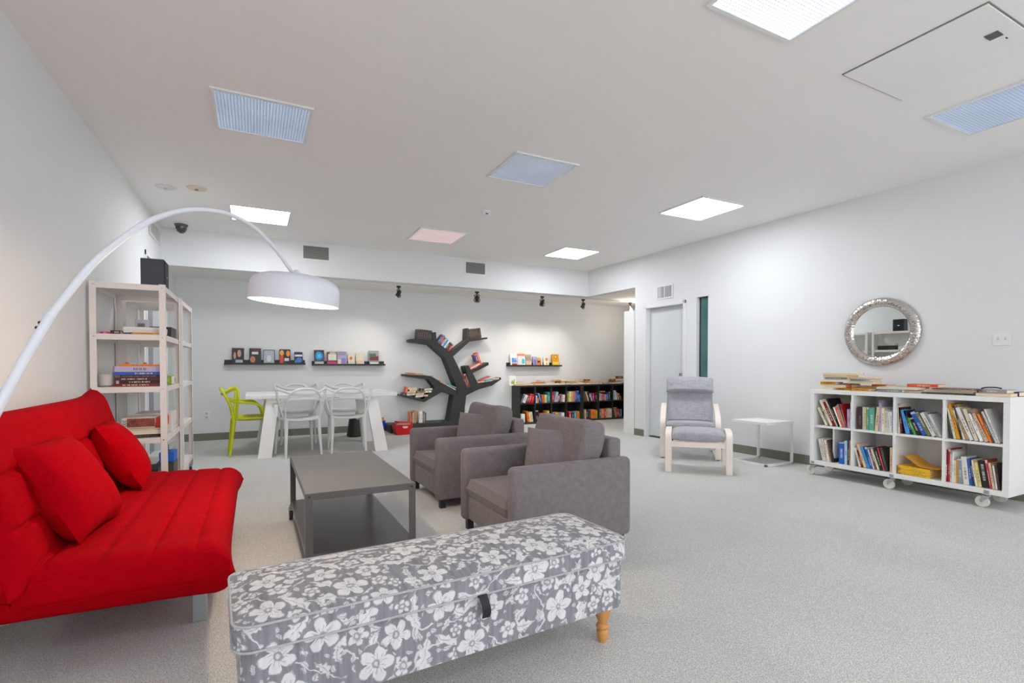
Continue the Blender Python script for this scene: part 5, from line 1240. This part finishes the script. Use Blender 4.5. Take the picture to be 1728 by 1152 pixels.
tree_book([(510, 806), (540, 812), (515, 780)], 'black', 'small black book standing on the lowest branch', d=.1)
# books on the plinth
YP = 8.40
def plinth_book(x0, x1, yt, c, lab):
    a = at_y(580 + x0 / 11.52, 715, YP); b = at_y(580 + x1 / 11.52, 715, YP); h = at_y(580 + x0 / 11.52, 690 + yt / 11.52, YP).z - .135
    book(Matrix.Translation((a.x, YP, .136)), b.x - a.x, h, .15, c, lab, 'books on the tree plinth')
for k, (a, b, yt, c) in enumerate(((1292, 1312, 60, 'orange'), (1313, 1332, 62, 'dark red'), (1333, 1356, 65, 'lavender'), (1357, 1376, 60, 'tan'), (1377, 1410, 38, 'amber'), (1464, 1500, 40, 'white'), (1501, 1535, 38, 'white'), (1536, 1556, 50, 'brown'), (1557, 1580, 45, 'grey'), (1581, 1604, 70, 'charcoal'))):
    plinth_book(a, b, yt, c, '%s book, %s from left on the black plinth below the tree' % (c, ORD[k]))

# ------------------------------------------------------------------ bin, blue tub, red basket by the back wall
t = thing('waste_bin', 'black tapered waste bin behind the dining table', 'bin', (1.40, 8.20, 0))
g = G(); g.lathe([(0, 0), (.10, 0), (.125, .02), (.085, .275), (.08, .275), (.115, .02), (0, .012)], 24); g.obj('bin_body', m_black, t, True, False)
g = G(); g.tube([(.083 * cos(a), .083 * sin(a), .275) for a in [2 * pi * k / 24 for k in range(24)]], .004, 6, closed=True); g.obj('rim', m_black, t, True, False)
m_blue = mat('blue_plastic', (20, 70, 205), .4); m_redp = mat('red_plastic', (214, 20, 30), .4)
t = thing('blue_tub', 'bright blue plastic tub filled with supplies by the table leg', 'tub', (1.80, 8.235, 0))
g = G(); g.lathe([(0, 0), (.055, 0), (.085, .215), (.09, .215), (.09, .222), (.082, .222), (.052, .008), (0, .008)], 24); g.obj('tub_body', m_blue, t, True, False)
for k, (a, c) in enumerate(((0, (232, 150, 50)), (2.1, (240, 240, 236)), (4.2, (196, 110, 60)))):
    g = G(); g.box(-.03, .03, -.012, .012, .06, .275 - .012 * k, mtx=Matrix.Translation((.03 * cos(a), .03 * sin(a), 0)) @ Matrix.Rotation(a, 4, 'Z')); g.obj('supply_packet', mat('packet_%d' % k, c, .6), t, world=False)
t = thing('red_basket', 'red plastic basket of papers on the floor left of the tree plinth', 'basket', (2.13, 8.13, 0))
g = G()
def frus(bx_, by_, tx_, ty_, z0, z1):
    A = [(-bx_, -by_, z0), (bx_, -by_, z0), (bx_, by_, z0), (-bx_, by_, z0)]; B = [(-tx_, -ty_, z1), (tx_, -ty_, z1), (tx_, ty_, z1), (-tx_, ty_, z1)]
    va = [g.bm.verts.new(q) for q in A]; vb = [g.bm.verts.new(q) for q in B]
    for k in range(4): g.bm.faces.new((va[k], va[(k + 1) % 4], vb[(k + 1) % 4], vb[k]))
    return va, vb
va, vb = frus(.105, .10, .15, .13, 0, .165); va2, vb2 = frus(.100, .095, .145, .125, .006, .165)
g.bm.faces.new(va[::-1]); g.bm.faces.new(va2)
for k in range(4): g.bm.faces.new((vb[k], vb[(k + 1) % 4], vb2[(k + 1) % 4], vb2[k]))
bk = g.obj('basket_body', m_redp, t, world=False)
g = G(); g.lathe([(0, 0), (.045, 0)], 16, mtx=Matrix.Translation((.02, -.128, .128)) @ Matrix.Rotation(pi / 2 - .18, 4, 'X') @ Matrix.Scale(.5, 4, (0, 1, 0))); g.obj('handle_hole', mat('basket_hole', (226, 200, 190), .7), bk, world=False)
for k in range(3):
    g = G(); g.box(-.11, .10, -.09, .09, .14 + .022 * k, .158 + .022 * k, mtx=Matrix.Rotation(.12 * (k - 1), 4, 'Z') @ Matrix.Rotation(.1, 4, 'Y')); g.obj('paper', mat('basket_paper_%d' % k, ((238, 236, 234), (232, 196, 196), (214, 60, 60))[k], .7), t, world=False)

# ------------------------------------------------------------------ white metal shelf towers
m_tow = mat('tower_white', (232, 226, 222), .45, vary=.012)
TX0, TX1 = -1.030, -.588
ZSH = [1.700, 1.333, .950, .570, .185]
t0 = thing('shelf_tower', 'white metal shelf tower on casters nearest the sofa', 'shelf', ((TX0 + TX1) / 2, 4.95, 0), group='white metal shelf towers')
W, Dp = (TX1 - TX0) / 2, .40
for z in ZSH:
    g = G(); g.box(-W + .004, W - .004, -Dp + .004, Dp - .004, z - .005, z - .001)
    for a, b, c, d in ((-W + .002, W - .002, -Dp + .002, -Dp + .005), (-W + .002, W - .002, Dp - .005, Dp - .002), (-W + .002, -W + .005, -Dp, Dp), (W - .005, W - .002, -Dp, Dp)): g.box(a, b, c, d, z - .042, z - .0005)
    g.obj('shelf', m_tow, t0, world=False)
for sx in (-1, 1):
    for sy in (-1, 1):
        x, y = sx * W, sy * Dp
        g = G(); g.box(min(x, x - sx * .036), max(x, x - sx * .036), min(y, y + sy * .003), max(y, y + sy * .003), .075, 1.705); g.box(min(x, x + sx * .003), max(x, x + sx * .003), min(y + sy * .003, y - sy * .036), max(y + sy * .003, y - sy * .036), .075, 1.705)
        po = g.obj('post', m_tow, t0, world=False)
        for z in ZSH:
            g = G(); g.lathe([(0, 0), (.0055, 0), (.0045, .003), (0, .0032)], 8, mtx=Matrix.Translation((x - sx * .018, y + sy * .003, z - .02)) @ Matrix.Rotation(-pi / 2 * sy, 4, 'X')); g.obj('screw', m_chrome, po, True, False)
        g = G(); g.box(x - sx * .02 - .014, x - sx * .02 + .014, y - sy * .02 - .02, y - sy * .02 + .02, .055, .078); ca = g.obj('caster', m_chrome, t0, world=False)
        g = G(); g.lathe([(0, -.011), (.029, -.011), (.033, -.005), (.033, .005), (.029, .011), (0, .011)], 18, mtx=Matrix.Translation((x - sx * .02, y - sy * .02, .0335)) @ Matrix.Rotation(pi / 2, 4, 'Y')); g.obj('wheel', m_black, ca, True, False)
t1 = copy_tree(t0); t1['label'] = 'white metal shelf tower on casters nearest the back wall'; t1.location = ((TX0 + TX1) / 2 + .012, 5.835, 0)
# loudspeaker on top
t = thing('loudspeaker', 'dark grey loudspeaker box on top of the white shelf tower', 'speaker', (-.70, 4.90, 1.7005))
g = G(); g.box(-.075, .078, -.10, .10, 0, .235, bev=.004); g.obj('speaker_cabinet', mat('speaker_grey', (74, 74, 84), .7, bump=.2, bscale=250), t, world=False)
g = G(); g.box(.078, .083, -.092, .092, .008, .227, bev=.002); g.obj('speaker_grille', mat('speaker_cloth', (44, 44, 48), .9, bump=.4, bscale=500), t, world=False)
g = G(); g.box(.083, .0845, -.015, .015, .10, .115); g.obj('badge', m_chrome, t, world=False)

# things on the towers
gS = 'games and books on the shelf towers'
def box_item(name, x0, x1, y0, y1, z0, z1, col, lab, cat, rz=0.0, rough=.5):
    cx_, cy_ = (x0 + x1) / 2, (y0 + y1) / 2
    o = thing(name, lab, cat, (cx_, cy_, z0 + .001), rz, gS)
    a, b, h = (x1 - x0) / 2, (y1 - y0) / 2, z1 - z0 - .001
    g = G(); g.box(-a, a, -b, b, 0, h * .45, bev=.002); g.obj('box_base', mat('box_' + '%02x%02x%02x' % col, col, rough), o, world=False)
    g = G(); g.box(-a - .002, a + .002, -b - .002, b + .002, h * .40, h, bev=.002); g.obj('box_lid', mat('box_' + '%02x%02x%02x' % col, col, rough), o, world=False)
    return o
ya = 4.60
def tower_lie(xa, xb, z, th, b, c, lab, y=ya, yaw=0.0): lie((xa + xb) / 2, y + b / 2, z, xb - xa, b, th, yaw, c, lab, gS)
zA, zB, zC_, zD = 1.333, .950, .570, .185
tower_lie(-.80, -.63, zA, .014, .24, 'amber', 'thin amber book at the front of the top open shelf', ya - .02)
box_item('white_game_box', -.86, -.62, 4.66, 4.90, zA + .016, zA + .060, (232, 230, 232), 'flat white box with printed edge on the amber book', 'box')
tower_lie(-.93, -.87, zA, .028, .22, 'maroon', 'small maroon book beside the flat white box', ya + .02)
tower_lie(-.99, -.93, zA, .016, .2, 'magenta', 'magenta booklet at the wall end of the top shelf', ya + .02)
box_item('black_game_box', -.74, -.60, 4.95, 5.25, zA, zA + .085, (40, 36, 40), 'dark box behind the flat white box on top shelf', 'box')
t = thing('glass_frame', 'small clear glass photo block on the top open shelf', 'photo frame', (-.80, 5.0, zA + .0))
g = G(); g.box(-.045, .045, -.012, .012, .0, .14, bev=.002); g.obj('glass_block', mat('clear_block', (200, 206, 212), .08, spec=.9, vary=.03), t, world=False)
g = G(); g.box(-.03, .02, -.0135, -.0125, .02, .11); g.obj('photo', mat('photo_print', (150, 132, 126), .6, vary=.3, vscale=30), t, world=False)
zz = zB
for k, (xa, c, th) in enumerate(((-.91, 'dark red', .020), (-.895, 'black', .022), (-.905, 'maroon', .020), (-.90, 'dark brown', .018), (-.915, 'blue', .022), (-.912, 'lavender', .040), (-.88, 'orange', .014))):
    tower_lie(xa, -.615, zz, th, .26, c, '%s book, %s from bottom in the stack on the middle shelf' % (c, ORD[k])); zz += th + .001
for xx in (-.84, -.73):
    g = G(); g.lathe([(0, 0), (.016, 0), (.013, .009), (.006, .014), (0, .015)], 12, at=(xx, 4.66, zz + .001)); tag(g.obj('orange_trinket', mat('orange_trinket', (214, 120, 40), .5), None, True), 'small orange trinket on the middle shelf stack, nearer the %s' % ('wall' if xx < -.8 else 'post'), 'trinket', gS)
tower_lie(-.70, -.60, zB, .07, .2, 'lime', 'lime patterned book behind the stack on the middle shelf', 4.95)
t = thing('frosted_bowl', 'frosted pale bowl on the middle shelf by the wall', 'bowl', (-.965, 4.66, zB))
g = G(); g.lathe([(0, .001), (.03, .001), (.045, .01), (.055, .07), (.057, .09), (.053, .09), (.05, .07), (.04, .014), (0, .008)], 24); g.obj('bowl_body', mat('frosted', (206, 205, 200), .5), t, True, False)
zz = zC_
for k, (xa, xb, c, th) in enumerate(((-.93, -.63, 'dark brown', .022), (-.935, -.625, 'cream', .016), (-.92, -.63, 'white', .016), (-.86, -.625, 'tan', .012))):
    tower_lie(xa, xb, zz, th, .27, c, '%s folder, %s from bottom under the jigsaw box' % (c, ORD[k]), ya - .01); zz += th + .001
jb = box_item('jigsaw_box', -.865, -.665, 4.60, 4.85, zz, zz + .078, (226, 222, 218), 'jigsaw box with a red and dark picture on the lower shelf', 'box')
g = G(); g.box(-.07, .10, -.1285, -.1272, .008, .072); g.obj('picture_print', mat('jigsaw_print', (120, 62, 44), .5, vary=.9, vscale=45), jb, world=False)
tc = D.curves.new('count', 'FONT'); tc.body = '300'; tc.size = .034; tc.align_x = 'CENTER'; tc.align_y = 'CENTER'
to = D.objects.new('count', tc); COL.objects.link(to); dg = bpy.context.evaluated_depsgraph_get(); tme = D.meshes.new_from_object(to.evaluated_get(dg)); D.objects.remove(to)
o = D.objects.new('count_print', tme); COL.objects.link(o); o.parent = jb; tme.materials.append(m_black); o.location = (-.086, -.1275, .04); o.rotation_euler = (pi / 2, pi / 2, 0)
box_item('red_game_box', -.66, -.61, 4.61, 4.85, zz, zz + .075, (214, 60, 52), 'small red box beside the jigsaw box', 'box')
box_item('white_carton', -.84, -.60, 4.90, 5.20, zC_, zC_ + .155, (222, 218, 216), 'white carton behind the jigsaw box', 'box')
box_item('dark_tray', -1.0, -.88, 4.62, 4.90, zC_, zC_ + .06, (52, 48, 52), 'dark tray at the wall end of the lower shelf', 'tray')
tower_lie(-.66, -.60, zC_, .04, .2, 'olive', 'olive book at the back of the lower shelf', 5.08)
pz = box_item('puzzle_box', -.86, -.655, 4.62, 4.86, zD + .05, zD + .14, (44, 40, 44), 'black puzzle box on the bottom shelf behind the sofa', 'box')
tc = D.curves.new('puzzle', 'FONT'); tc.body = 'PUZZLE'; tc.size = .045; tc.align_x = 'CENTER'; tc.align_y = 'CENTER'
to = D.objects.new('puzzle', tc); COL.objects.link(to); dg = bpy.context.evaluated_depsgraph_get(); tme = D.meshes.new_from_object(to.evaluated_get(dg)); D.objects.remove(to)
o = D.objects.new('title_print', tme); COL.objects.link(o); o.parent = pz; tme.materials.append(m_white); o.location = (.0, -.1228, .05); o.rotation_euler = (pi / 2, 0, 0)
box_item('pale_game_box', -.88, -.64, 4.60, 4.88, zD, zD + .048, (206, 210, 214), 'pale box under the black puzzle box', 'box')
box_item('blue_game_box', -.70, -.60, 5.02, 5.22, zD + .12, zD + .20, (30, 100, 210), 'bright blue box on the bottom shelf', 'box')
box_item('mixed_game_box', -.72, -.60, 5.0, 5.24, zD, zD + .118, (74, 70, 66), 'dark patterned box under the bright blue box', 'box')
box_item('green_game_box', -.76, -.60, 5.50, 5.70, zC_, zC_ + .035, (40, 140, 70), 'flat green box on the far tower', 'box')
box_item('white_game_box', -.74, -.60, 5.50, 5.70, zC_ + .036, zC_ + .066, (226, 224, 220), 'flat white box on the green box', 'box')
t = thing('small_figurine', 'tiny dark figurine on the far tower middle shelf', 'figurine', (-.66, 5.60, zB))
g = G(); g.lathe([(0, .001), (.018, .001), (.015, .012), (.007, .022), (.011, .034), (.006, .045), (0, .048)], 12); g.obj('figure', m_dark, t, True, False)
dups = {k: v for k, v in LABELS.items() if v > 1}
if dups: print('DUPLICATE LABELS', dups)
